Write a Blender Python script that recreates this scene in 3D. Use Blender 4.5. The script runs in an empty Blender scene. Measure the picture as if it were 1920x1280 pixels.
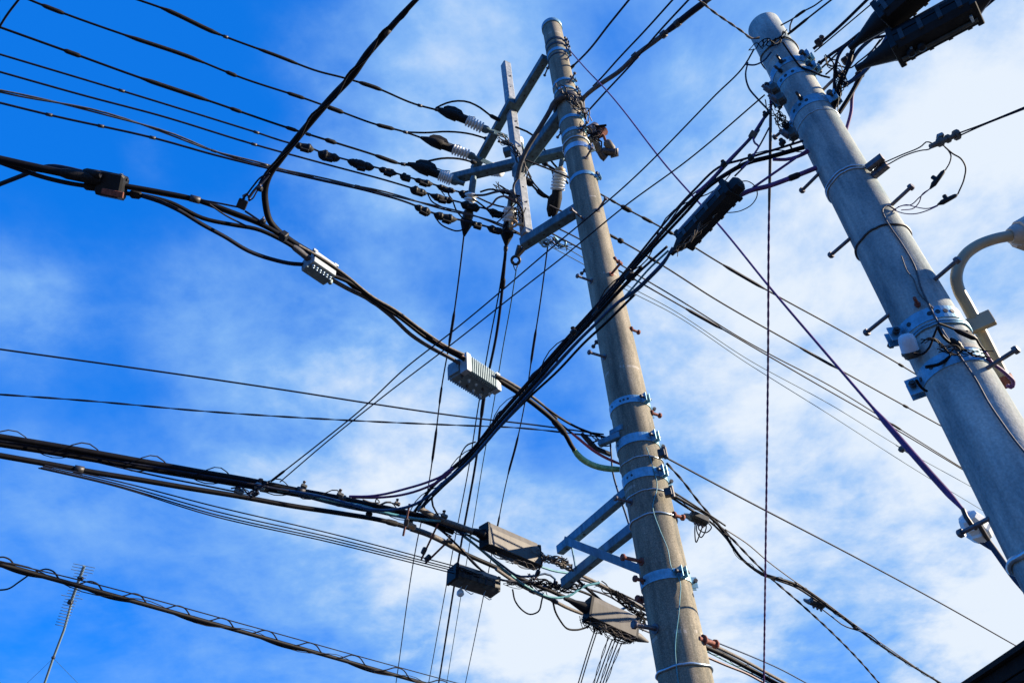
import bpy, bmesh, math, random
import numpy as np
random.seed(7)
S = bpy.context.scene
COL = S.collection
R_ = math.radians
# ------------------------------------------------------------------ camera
F = 1493.33                      # focal length in photo pixels (28 mm on 36 mm over 1920 px)
CZ = 1.6                         # eye height
_u = np.array([-163., 1746., -F]); _u /= np.linalg.norm(_u)
_f = np.array([0., 0., -1.]); _f -= _f.dot(_u)*_u; _f /= np.linalg.norm(_f)
ROT = np.array([np.cross(_f, _u), _f, _u])       # world = ROT @ camera
import mathutils
cam = bpy.data.cameras.new('camera'); co = bpy.data.objects.new('camera', cam); COL.objects.link(co)
cam.lens = 28; cam.sensor_width = 36; cam.clip_start = 0.05; cam.clip_end = 4000
mw = mathutils.Matrix(ROT.tolist()).to_4x4(); mw.translation = (0, 0, CZ); co.matrix_world = mw
S.camera = co
# ------------------------------------------------------------------ sun, view
SUN_AZ, SUN_EL = R_(89.0), R_(21.0)
sl = bpy.data.lights.new('sun', 'SUN'); so = bpy.data.objects.new('sun', sl); COL.objects.link(so)
sl.energy = 5.0; sl.angle = R_(0.5); sl.color = (1.0, .84, .64)
sv = mathutils.Vector((math.sin(SUN_AZ)*math.cos(SUN_EL), math.cos(SUN_AZ)*math.cos(SUN_EL), math.sin(SUN_EL)))
so.rotation_euler = sv.to_track_quat('Z', 'Y').to_euler(); so.location = (30, 0, 30)
S.view_settings.view_transform = 'Standard'; S.view_settings.look = 'None'
S.view_settings.exposure = 1.3; S.view_settings.gamma = 1.0


def ray(x, y):
    return ROT @ (np.array([x-960., 640.-y, -F])/F)


def PZ(x, y, z):                  # point at depth z
    return ray(x, y)*z


def PH(x, y, h):                  # point at height h over the eye
    d = ray(x, y); return d*(h/d[2])


def onD(x, y, D):                 # point at horizontal distance D
    d = ray(x, y); return d*(D/math.hypot(d[0], d[1]))


def depth(p):
    return -float((ROT.T @ p)[2])


# ------------------------------------------------------------------ sky
W = bpy.data.worlds.new('World'); S.world = W; W.use_nodes = True
nt = W.node_tree; N = nt.nodes; Lk = nt.links
bg = N['Background']; bg.inputs['Strength'].default_value = 0.05


def vm(op, a, b=None, t=N, l=Lk):
    n = t.new('ShaderNodeVectorMath'); n.operation = op
    for i, v in enumerate((a, b)):
        if v is None: continue
        if hasattr(v, 'is_output'): l.new(v, n.inputs[i])
        else: n.inputs[i].default_value = v
    return n


def mt(op, a, b=None, c=None, t=N, l=Lk, clamp=False):
    n = t.new('ShaderNodeMath'); n.operation = op; n.use_clamp = clamp
    for i, v in enumerate((a, b, c)):
        if v is None: continue
        if hasattr(v, 'is_output'): l.new(v, n.inputs[i])
        else: n.inputs[i].default_value = v
    return n.outputs[0]


tc = N.new('ShaderNodeTexCoord')
dirn = vm('NORMALIZE', tc.outputs['Generated']).outputs[0]
sky = N.new('ShaderNodeTexSky'); sky.sky_type = 'NISHITA'; sky.sun_disc = False
sky.sun_elevation = SUN_EL; sky.sun_rotation = SUN_AZ; sky.air_density = 1.0; sky.dust_density = 0.3; sky.ozone_density = 3.0
# where the cloud stands thick or thin: cover sampled over the sky, fitted by broad smooth lobes
GX = [50, 250, 450, 600, 750, 900, 1050, 1200, 1350, 1550, 1720, 1880]
GY = [50, 250, 400, 550, 680, 800, 950, 1100, 1230]
GW = [[.0, .0, .03, .14, .44, .46, .36, .27, .42, .46, .62, .80],
      [.0, .05, .07, .2, .46, .45, .38, .27, .5, .68, .82, .90],
      [.01, .03, .09, .36, .48, .48, .36, .58, .66, .80, .78, .66],
      [.22, .10, .22, .28, .24, .18, .26, .64, .74, .80, .74, .50],
      [.05, .10, .30, .52, .54, .38, .28, .50, .66, .74, .82, .80],
      [.04, .10, .36, .58, .74, .72, .36, .44, .64, .74, .84, .82],
      [.22, .20, .36, .58, .74, .58, .38, .52, .68, .74, .84, .74],
      [.17, .22, .30, .40, .48, .54, .74, .62, .68, .54, .56, .84],
      [.12, .22, .28, .34, .44, .72, .82, .50, .66, .54, .58, .88]]
smp = []; val = []
for j, y in enumerate(GY):
    for i, x in enumerate(GX):
        d = ray(x, y); smp.append(d/np.linalg.norm(d)); val.append(GW[j][i]+(.02 if x > 1150 else 0)-.14)
cen = []
for j in range(6):
    for i in range(9):
        d = ray(20+i*235, 20+j*245); cen.append(d/np.linalg.norm(d))
smp = np.array(smp); cen = np.array(cen); val = np.array(val)
KS = 1/(.125**2)
G = np.exp((smp @ cen.T-1)*KS)
amp = np.linalg.solve(G.T @ G+.03*np.eye(len(cen)), G.T @ val)
# soft warp, so that the lobes get ragged borders
sep = N.new('ShaderNodeSeparateXYZ'); Lk.new(dirn, sep.inputs[0])
zz = mt('ADD', mt('MAXIMUM', sep.outputs[2], 0.0), .25)
pl = vm('DIVIDE', dirn, None); cmb = N.new('ShaderNodeCombineXYZ')
for i in range(3): Lk.new(zz, cmb.inputs[i])
Lk.new(cmb.outputs[0], pl.inputs[1]); plane = pl.outputs[0]


def noise(scale, detail, rough, vec=plane, dist=0.0, off=(0, 0, 0)):
    n = N.new('ShaderNodeTexNoise'); n.inputs['Scale'].default_value = scale; n.inputs['Detail'].default_value = detail
    n.inputs['Roughness'].default_value = rough; n.inputs['Distortion'].default_value = dist
    Lk.new(vm('ADD', vec, off).outputs[0], n.inputs['Vector'])
    return n


wn = noise(6.0, 9, .6)
wv = vm('SUBTRACT', wn.outputs['Color'], (.5, .5, .5)).outputs[0]
sc = vm('SCALE', wv); sc.inputs['Scale'].default_value = .19
wdir = vm('NORMALIZE', vm('ADD', dirn, sc.outputs[0]).outputs[0]).outputs[0]
sc2_ = vm('SCALE', wv); sc2_.inputs['Scale'].default_value = .10
wdir2 = vm('NORMALIZE', vm('ADD', dirn, sc2_.outputs[0]).outputs[0]).outputs[0]
acc = None
for c, a in zip(cen, amp):
    if abs(a) < .004: continue
    e = mt('EXPONENT', mt('MULTIPLY_ADD', vm('DOT_PRODUCT', wdir, tuple(c)).outputs['Value'], KS, -KS))
    acc = mt('MULTIPLY_ADD', e, float(a), acc if acc is not None else .14)
for x, y, r, a in ((30, 570, 60, .42), (150, 545, 40, .12), (268, 290, 32, .18), (400, 525, 75, .2), (340, 610, 70, .12), (690, 400, 80, .15), (1085, 780, 75, -.3), (1000, 865, 60, -.25), (1250, 225, 75, -.22), (1120, 60, 60, -.2), (1840, 478, 70, -.32), (1650, 1085, 75, -.26), (1510, 1190, 60, -.22), (1175, 1245, 55, -.3), (870, 590, 95, -.16), (1030, 1190, 75, .28), (940, 1180, 80, .2), (1850, 1120, 60, .25), (1355, 1190, 60, .2), (1290, 120, 45, .2), (120, 960, 80, .16), (1290, 330, 60, .12), (1190, 1130, 40, .2), (60, 840, 60, .1)):
    d = ray(x, y); d = d/np.linalg.norm(d); ks = (F/r)**2
    e = mt('EXPONENT', mt('MULTIPLY_ADD', vm('DOT_PRODUCT', wdir2, tuple(d)).outputs['Value'], ks, -ks)); acc = mt('MULTIPLY_ADD', e, a*(.45 if a < 0 else .85), acc)
n1 = noise(4.4, 10, .6, dist=.2, off=(3.1, 1.7, 0)).outputs['Fac']
n2 = noise(12., 8, .6, dist=.0, off=(7.7, 4.2, 0)).outputs['Fac']
nn = mt('ADD', mt('MULTIPLY_ADD', n1, 2.3, -1.15), mt('MULTIPLY_ADD', n2, .75, -.375))
tex = mt('MULTIPLY', nn, mt('ADD', mt('MULTIPLY', mt('MINIMUM', acc, .58), .86), .05))      # thin veils are smooth, thick cloud is lumpy
cov = mt('ADD', acc, tex, clamp=True)


def ramp01(v, lo, hi):
    n = N.new('ShaderNodeMapRange'); n.interpolation_type = 'SMOOTHSTEP'; n.inputs[1].default_value = lo; n.inputs[2].default_value = hi
    Lk.new(v, n.inputs[0]); return n.outputs[0]


def mixc(f, a, b, mode='MIX'):
    n = N.new('ShaderNodeMix'); n.data_type = 'RGBA'; n.blend_type = mode
    for i, v in (('Factor', f), ('A', a), ('B', b)):
        if hasattr(v, 'is_output'): Lk.new(v, n.inputs[i])
        else: n.inputs[i].default_value = v
    return n.outputs['Result']


clear = mixc(.74, mixc(1.0, sky.outputs[0], (.025, 1.5, 3.5, 1), 'MULTIPLY'), (.05, 1.55, 6.55, 1))
veil = mixc(ramp01(cov, .02, .56), clear, (2.05, 4.15, 7.7, 1))
mx = mixc(ramp01(cov, .38, .88), veil, (6.5, 7.2, 8.1, 1))
Lk.new(mx, bg.inputs['Color'])


# ------------------------------------------------------------------ materials
def mat(name, col, rough=.6, metal=0., var=.18, scale=30., bump=0., spec=.5, col2=None, streak=False):
    m = bpy.data.materials.new(name); m.use_nodes = True
    t = m.node_tree.nodes; l = m.node_tree.links; b = t['Principled BSDF']
    b.inputs['Roughness'].default_value = rough; b.inputs['Metallic'].default_value = metal
    b.inputs['Specular IOR Level'].default_value = spec
    c = t.new('ShaderNodeTexCoord'); n = t.new('ShaderNodeTexNoise')
    n.inputs['Scale'].default_value = scale; n.inputs['Detail'].default_value = 6; n.inputs['Roughness'].default_value = .65
    src = c.outputs['Object']
    if streak:
        mp = t.new('ShaderNodeMapping'); mp.inputs['Scale'].default_value = (1, 1, .22); l.new(src, mp.inputs['Vector']); src = mp.outputs[0]
    l.new(src, n.inputs['Vector'])
    r = t.new('ShaderNodeValToRGB')
    c1 = [v*(1-var*1.6) for v in col]; c2 = list(col2) if col2 else [min(1, v*(1+var*1.6)) for v in col]
    r.color_ramp.elements[0].color = (*c1, 1); r.color_ramp.elements[1].color = (*c2, 1)
    r.color_ramp.elements[0].position = .33; r.color_ramp.elements[1].position = .68
    l.new(n.outputs['Fac'], r.inputs[0]); l.new(r.outputs[0], b.inputs['Base Color'])
    if bump:
        bp = t.new('ShaderNodeBump'); bp.inputs['Strength'].default_value = bump; bp.inputs['Distance'].default_value = .004
        n2 = t.new('ShaderNodeTexNoise'); n2.inputs['Scale'].default_value = scale*6; n2.inputs['Detail'].default_value = 4
        l.new(c.outputs['Object'], n2.inputs['Vector']); l.new(n2.outputs['Fac'], bp.inputs['Height']); l.new(bp.outputs[0], b.inputs['Normal'])
    return m


def concrete(name, c1, c2, c3, speck):
    m = bpy.data.materials.new(name); m.use_nodes = True
    t = m.node_tree.nodes; l = m.node_tree.links; b = t['Principled BSDF']
    b.inputs['Roughness'].default_value = .85; b.inputs['Specular IOR Level'].default_value = .25
    c = t.new('ShaderNodeTexCoord')
    mp = t.new('ShaderNodeMapping'); mp.inputs['Scale'].default_value = (1, 1, .3); l.new(c.outputs['Object'], mp.inputs['Vector'])
    n = t.new('ShaderNodeTexNoise'); n.inputs['Scale'].default_value = 7; n.inputs['Detail'].default_value = 8; n.inputs['Roughness'].default_value = .68
    l.new(mp.outputs[0], n.inputs['Vector'])
    r = t.new('ShaderNodeValToRGB'); e = r.color_ramp.elements
    e[0].position = .32; e[0].color = (*c1, 1); e[1].position = .72; e[1].color = (*c3, 1)
    k = e.new(.52); k.color = (*c2, 1)
    l.new(n.outputs['Fac'], r.inputs[0])
    s = t.new('ShaderNodeTexNoise'); s.inputs['Scale'].default_value = 95; s.inputs['Detail'].default_value = 3; l.new(c.outputs['Object'], s.inputs['Vector'])
    sr = t.new('ShaderNodeValToRGB'); sr.color_ramp.elements[0].position = .38; sr.color_ramp.elements[1].position = .66
    sr.color_ramp.elements[0].color = (1-speck, 1-speck, 1-speck, 1); sr.color_ramp.elements[1].color = (1+speck*.6, 1+speck*.6, 1+speck*.6, 1)
    l.new(s.outputs['Fac'], sr.inputs[0])
    x = t.new('ShaderNodeMix'); x.data_type = 'RGBA'; x.blend_type = 'MULTIPLY'; x.inputs['Factor'].default_value = 1
    l.new(r.outputs[0], x.inputs['A']); l.new(sr.outputs[0], x.inputs['B'])
    m2 = t.new('ShaderNodeMapping'); m2.inputs['Scale'].default_value = (9, 9, .55); l.new(c.outputs['Object'], m2.inputs['Vector'])
    st = t.new('ShaderNodeTexNoise'); st.inputs['Scale'].default_value = 1; st.inputs['Detail'].default_value = 5; st.inputs['Roughness'].default_value = .6; l.new(m2.outputs[0], st.inputs['Vector'])
    rs = t.new('ShaderNodeValToRGB'); rs.color_ramp.elements[0].position = .36; rs.color_ramp.elements[1].position = .62
    rs.color_ramp.elements[0].color = (.52, .56, .58, 1); rs.color_ramp.elements[1].color = (1.14, 1.12, 1.08, 1); l.new(st.outputs['Fac'], rs.inputs[0])
    x2 = t.new('ShaderNodeMix'); x2.data_type = 'RGBA'; x2.blend_type = 'MULTIPLY'; x2.inputs['Factor'].default_value = .9
    l.new(x.outputs['Result'], x2.inputs['A']); l.new(rs.outputs[0], x2.inputs['B'])
    sp = t.new('ShaderNodeSeparateXYZ'); l.new(c.outputs['Object'], sp.inputs[0])      # faint pale rings left by old straps
    zw = mt('MULTIPLY_ADD', n.outputs['Fac'], .05, sp.outputs[2], t=t, l=l)
    fr_ = mt('PINGPONG', zw, .61, t=t, l=l)
    rg = mt('MULTIPLY', mt('LESS_THAN', fr_, .012, t=t, l=l), mt('GREATER_THAN', st.outputs['Fac'], .5, t=t, l=l), t=t, l=l)
    dots = t.new('ShaderNodeTexVoronoi'); dots.inputs['Scale'].default_value = 60; l.new(c.outputs['Object'], dots.inputs['Vector'])
    dm = mt('MULTIPLY', mt('LESS_THAN', dots.outputs['Distance'], .16, t=t, l=l), mt('GREATER_THAN', n.outputs['Fac'], .5, t=t, l=l), t=t, l=l)
    x3 = t.new('ShaderNodeMix'); x3.data_type = 'RGBA'; l.new(mt('ADD', mt('MULTIPLY', rg, .45, t=t, l=l), mt('MULTIPLY', dm, speck*2, t=t, l=l), t=t, l=l, clamp=True), x3.inputs['Factor'])
    l.new(x2.outputs['Result'], x3.inputs['A']); x3.inputs['B'].default_value = (.50, .47, .42, 1)
    l.new(x3.outputs['Result'], b.inputs['Base Color'])
    bp = t.new('ShaderNodeBump'); bp.inputs['Strength'].default_value = .35; bp.inputs['Distance'].default_value = .003
    l.new(s.outputs['Fac'], bp.inputs['Height']); l.new(bp.outputs[0], b.inputs['Normal'])
    return m


M = dict(
    concA=concrete('brown_concrete', (.165, .155, .12), (.27, .24, .18), (.36, .32, .245), .26),
    concB=concrete('grey_concrete', (.155, .225, .25), (.375, .41, .395), (.59, .57, .51), .15),
    galv=mat('galvanised_steel', (.19, .36, .45), .45, .55, .16, 22),
    arm=mat('weathered_galvanised_arm', (.075, .135, .165), .6, .15, .3, 14, streak=True),
    bracket=mat('shade_tinted_bracket_steel', (.09, .20, .27), .55, .25, .25, 14, streak=True),  # blue-teal shade on the lower brackets, put into the steel's colour
    post=mat('pale_galvanised_post', (.27, .31, .33), .55, .2, .25, 16, col2=(.38, .40, .41)),
    strap=mat('bright_steel_strap', (.42, .52, .58), .35, .8, .1, 30),
    dark=mat('dark_iron', (.05, .048, .05), .5, .5, .3, 40),
    bolt=mat('grey_bolt_steel', (.12, .11, .12), .5, .5, .3, 40),
    rust=mat('rusty_steel', (.19, .06, .04), .8, .1, .35, 60),
    black=mat('black_cable', (.005, .005, .007), .6, 0, .3, 20, spec=.14),
    navy=mat('navy_cable', (.009, .012, .026), .62, 0, .3, 20, spec=.18),
    purple=mat('purple_cable', (.10, .045, .15), .6, 0, .25, 20, spec=.2),
    blue=mat('blue_cable', (.011, .045, .11), .55, 0, .25, 15, spec=.25),
    teal=mat('pale_teal_cable', (.08, .26, .30), .5, 0, .2, 15, spec=.3),
    green=mat('green_cable_sleeve', (.16, .52, .22), .5, 0, .25, 25, col2=(.50, .70, .30)),
    red=mat('red_cable', (.50, .06, .08), .45, 0, .2, 20),
    pink=mat('copper_tinted_cable', (.14, .07, .06), .5, 0, .25, 20),
    grey=mat('grey_cable', (.085, .085, .09), .6, 0, .25, 20, spec=.2),
    rope=mat('weathered_strand', (.11, .095, .08), .7, .1, .35, 60),
    bare=mat('bare_wire', (.02, .07, .085), .7, 0, .2, 20),
    plastic=mat('black_plastic', (.008, .009, .011), .55, 0, .3, 15, spec=.25),
    sleeve=mat('sooty_rubber', (.011, .011, .012), .7, 0, .5, 60, bump=.4, spec=.2),
    cap=mat('blue_lit_plastic_lid', (.025, .045, .085), .5, 0, .3, 20),  # blue light on the lid's upper face, put into the plastic's colour
    boxg=mat('dusty_grey_plastic', (.095, .088, .076), .65, 0, .16, 18, streak=True),
    boxd=mat('dark_green_plastic', (.035, .045, .045), .5, 0, .35, 22, col2=(.09, .09, .075)),
    alu=mat('cast_aluminium', (.17, .235, .26), .55, .2, .12, 25),
    white=mat('white_painted_metal', (.32, .37, .40), .45, .1, .08, 25),
    cer=mat('white_porcelain', (.74, .75, .72), .2, 0, .05, 20),
    tan=mat('tan_bushing', (.45, .30, .16), .5, 0, .2, 20),
    cream=mat('cream_paint', (.36, .28, .17), .42, 0, .07, 8),
    lampg=mat('grey_lamp_paint', (.40, .36, .31), .45, .1, .15, 10),
    brown=mat('dark_brown_eave', (.018, .013, .011), .8, 0, .2, 8, spec=.1),
    wall=mat('plaster_wall', (.35, .32, .28), .85, 0, .1, 6),
    roof=mat('roof_sheet', (.022, .018, .016), .8, 0, .2, 5, spec=.1),
    ground=mat('asphalt', (.05, .05, .05), .9, 0, .2, 3, bump=.3),
    sensor=mat('pale_grey_plastic', (.62, .63, .65), .4, 0, .06, 20),
    lens=mat('dark_glass', (.02, .02, .025), .1, 0, .1, 10),
)
# ------------------------------------------------------------------ mesh helpers
Z = np.array([0., 0., 1.]); CAMP = np.array([0., 0., CZ])
ORG = {}


def nrm(v):
    v = np.asarray(v, float); return v/max(1e-9, np.linalg.norm(v))


def frame(T, up=Z):
    T = nrm(T); s = np.cross(T, up)
    if np.linalg.norm(s) < 1e-4: s = np.cross(T, np.array([1., 0, 0]))
    s = nrm(s); return T, s, nrm(np.cross(s, T))


class MB:
    def __init__(s): s.v = []; s.f = []; s.sm = []

    def add(s, vs, fs, smooth=False):
        o = len(s.v); s.v += [tuple(map(float, p)) for p in vs]; s.f += [tuple(i+o for i in f) for f in fs]; s.sm += [smooth]*len(fs)

    def tube(s, P, r, n=6, caps=True):
        P = np.asarray(P, float); k = len(P)
        rr = np.full(k, r) if np.isscalar(r) else np.asarray(r, float)
        T = np.gradient(P, axis=0); T /= np.maximum(1e-9, np.linalg.norm(T, axis=1))[:, None]
        _, a, b = frame(T[0]); vs = []
        for i in range(k):
            a = nrm(a-T[i]*a.dot(T[i])); b = np.cross(T[i], a)
            for j in range(n):
                t = 2*math.pi*j/n; vs.append(P[i]+rr[i]*(math.cos(t)*a+math.sin(t)*b))
        fs = [(i*n+j, i*n+(j+1) % n, (i+1)*n+(j+1) % n, (i+1)*n+j) for i in range(k-1) for j in range(n)]
        s.add(vs, fs, True)
        if caps:
            s.add(vs[:n], [tuple(range(n))[::-1]]); s.add(vs[-n:], [tuple(range(n))])
        return s

    def lathe(s, a, T, prof, n=14, up=Z, smooth=True):   # prof: (distance along T, radius)
        T, x, y = frame(T, up); a = np.asarray(a, float); vs = []
        for d, r in prof:
            for j in range(n):
                t = 2*math.pi*j/n; vs.append(a+T*d+r*(math.cos(t)*x+math.sin(t)*y))
        k = len(prof)
        fs = [(i*n+j, i*n+(j+1) % n, (i+1)*n+(j+1) % n, (i+1)*n+j) for i in range(k-1) for j in range(n)]
        s.add(vs, fs, smooth); s.add(vs[:n], [tuple(range(n))[::-1]]); s.add(vs[-n:], [tuple(range(n))]); return s

    def prism(s, a, b, poly, up=Z, poly2=None):           # poly: (side, up) section swept from a to b
        a = np.asarray(a, float); b = np.asarray(b, float); T, x, y = frame(b-a, up); n = len(poly); poly2 = poly2 or poly
        vs = [a+x*p+y*q for p, q in poly]+[b+x*p+y*q for p, q in poly2]
        s.add(vs, [(j, (j+1) % n, n+(j+1) % n, n+j) for j in range(n)]+[tuple(range(n))[::-1], tuple(range(n, 2*n))]); return s

    def beam(s, a, b, w, h, up=Z, c=.12):                 # bevelled bar
        k = min(w, h)*c; w /= 2; h /= 2
        return s.prism(a, b, [(-w+k, -h), (w-k, -h), (w, -h+k), (w, h-k), (w-k, h), (-w+k, h), (-w, h-k), (-w, -h+k)], up)

    def box(s, c, ax, sz, bev=.1):                        # oriented bevelled box, ax = (T, side, up)
        c = np.asarray(c, float); T = np.asarray(ax[0]); up = ax[2]; l = sz[0]/2; e = min(sz)*bev
        w, h = sz[1]/2, sz[2]/2
        def pl(i): return [(-w+i+e, -h+i), (w-i-e, -h+i), (w-i, -h+i+e), (w-i, h-i-e), (w-i-e, h-i), (-w+i+e, h-i), (-w+i, h-i-e), (-w+i, -h+i+e)]
        _, x, y = frame(T, up); vs = []
        for d, i in ((-l, e), (-l+e, 0), (l-e, 0), (l, e)): vs += [c+T*d+x*p+y*q for p, q in pl(i)]
        n = 8; fs = [(i*n+j, i*n+(j+1) % n, (i+1)*n+(j+1) % n, (i+1)*n+j) for i in range(3) for j in range(n)]
        s.add(vs, fs+[tuple(range(8))[::-1], tuple(range(24, 32))]); return s

    def build(s, name, m, parent=None):
        me = bpy.data.meshes.new(name); V = np.array(s.v)+CAMP
        if parent is None: o = V.mean(0)
        else: o = ORG[parent.name]
        me.from_pydata((V-o).tolist(), [], s.f); me.polygons.foreach_set('use_smooth', s.sm)
        me.materials.append(M[m] if isinstance(m, str) else m); me.update()
        bm = bmesh.new(); bm.from_mesh(me); bmesh.ops.recalc_face_normals(bm, faces=bm.faces); bm.to_mesh(me); bm.free()
        ob = bpy.data.objects.new(name, me); COL.objects.link(ob)
        if parent is None: ob.location = o.tolist()
        else: ob.parent = parent
        ORG[ob.name] = o
        return ob


def tag(o, label=None, cat=None, group=None, kind=None):
    for k, v in (('label', label), ('category', cat), ('group', group), ('kind', kind)):
        if v: o[k] = v
    return o


def thing(name, label, cat, p, group=None):
    o = bpy.data.objects.new(name, None); COL.objects.link(o); p = np.asarray(p, float)+CAMP
    o.location = p.tolist(); o.empty_display_size = .1; ORG[o.name] = p
    return tag(o, label, cat, group)


def path(pts, step=11.):
    """photo-traced points (x, y[, v]); v>0 height over the eye, v<0 minus the depth; 1/depth runs evenly between given ones"""
    P = np.array([p[:2] for p in pts], float); k = len(P)
    L = np.concatenate([[0], np.cumsum(np.maximum(1e-6, np.linalg.norm(np.diff(P, axis=0), axis=1)))])
    ks, iz = [], []
    for i, p in enumerate(pts):
        if len(p) > 2:
            z = -p[2] if p[2] < 0 else p[2]/ray(p[0], p[1])[2]
            ks.append(L[i]); iz.append(1/z)
    n = max(2, int(L[-1]/step)+1); s = np.linspace(0, L[-1], n)
    q = np.interp(s, ks, iz)
    if k == 2: XY = P[0]+(P[1]-P[0])*(s/L[-1])[:, None]
    else:
        tan = np.zeros_like(P)
        for i in range(k):
            if i == 0: tan[i] = (P[1]-P[0])/(L[1]-L[0])
            elif i == k-1: tan[i] = (P[-1]-P[-2])/(L[-1]-L[-2])
            else:
                d0, d1 = L[i]-L[i-1], L[i+1]-L[i]
                tan[i] = ((P[i]-P[i-1])/d0*d1+(P[i+1]-P[i])/d1*d0)/(d0+d1)
        XY = np.zeros((n, 2)); j = 0
        for m_, t in enumerate(s):
            while j < k-2 and t > L[j+1]: j += 1
            h = L[j+1]-L[j]; u = (t-L[j])/h
            XY[m_] = (2*u**3-3*u*u+1)*P[j]+(u**3-2*u*u+u)*h*tan[j]+(-2*u**3+3*u*u)*P[j+1]+(u**3-u*u)*h*tan[j+1]
    return np.array([PZ(a[0], a[1], 1/b) for a, b in zip(XY, q)]), XY


def twistpts(P, hr, pitch, ph=0., k=None):
    P = np.asarray(P); seg = np.linalg.norm(np.diff(P, axis=0), axis=1); L = np.concatenate([[0], np.cumsum(seg)])
    n = k or int(L[-1]/pitch*9)+2; s = np.linspace(0, L[-1], n)
    Q = np.array([np.interp(s, L, P[:, i]) for i in range(3)]).T
    out = []
    for i in range(n):
        T = Q[min(i+1, n-1)]-Q[max(i-1, 0)]; _, a, b = frame(T); t = 2*math.pi*s[i]/pitch+ph
        out.append(Q[i]+hr*(math.cos(t)*a+math.sin(t)*b))
    return np.array(out)


def cable(name, label, cat, pts, r, m='black', group=None, n=6, sleeves=(), twist=None, lash=None, axis=0, ties=(), step=11., smat='sleeve'):
    """one hanging wire; sleeves (a, b, radius factor[, material]) along x (axis 0) or y (axis 1); lash = (radius, pitch, wire radius)"""
    P, XY = path(pts, step); b = MB()
    if twist:
        for ph in (0, math.pi): b.tube(twistpts(P, twist[0], twist[1], ph), r, 5)
    else: b.tube(P, r, n)
    o = tag(b.build(name, m), label, cat, group)
    for sl_ in sleeves:
        lo, hi = min(sl_[:2]), max(sl_[:2]); c = XY[:, axis]; idx = np.where((c >= lo) & (c <= hi))[0]
        if len(idx) < 2:
            i0 = int(np.argmin(abs(c-(lo+hi)/2))); idx = np.array([max(0, i0-1), min(len(c)-1, i0+1)])
        seg = P[idx[0]:idx[-1]+1]; t = np.linspace(0, 1, max(5, len(seg)*2))
        q = np.array([np.interp(t*(len(seg)-1), range(len(seg)), seg[:, i]) for i in range(3)]).T
        rr = r*(1+(sl_[2]-1)*np.clip(np.minimum(t, 1-t)*7, .12, 1))
        MB().tube(q, rr, 7).build('sleeve', sl_[3] if len(sl_) > 3 else smat, o)
    if lash:
        k = MB(); k.tube(twistpts(P, lash[0], lash[1]), lash[2], 4); k.build('lashing_wire', m, o)
    for tx in ties:
        i0 = int(np.argmin(abs(XY[:, axis]-tx))); i0 = min(max(1, i0), len(P)-2); T = nrm(P[i0+1]-P[i0-1])
        q = MB(); q.lathe(P[i0]-T*.03, T, [(0, r*1.0), (0, r*1.45), (.06, r*1.45), (.06, r)], 7); q.build('tie', 'dark', o)
    return o


# ------------------------------------------------------------------ setting: ground, the house whose eave shows
b = MB(); b.add([(-3000, -3000, -CZ), (3000, -3000, -CZ), (3000, 3000, -CZ), (-3000, 3000, -CZ)], [(0, 1, 2, 3)])
tag(b.build('ground', 'ground'), kind='structure')
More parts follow.
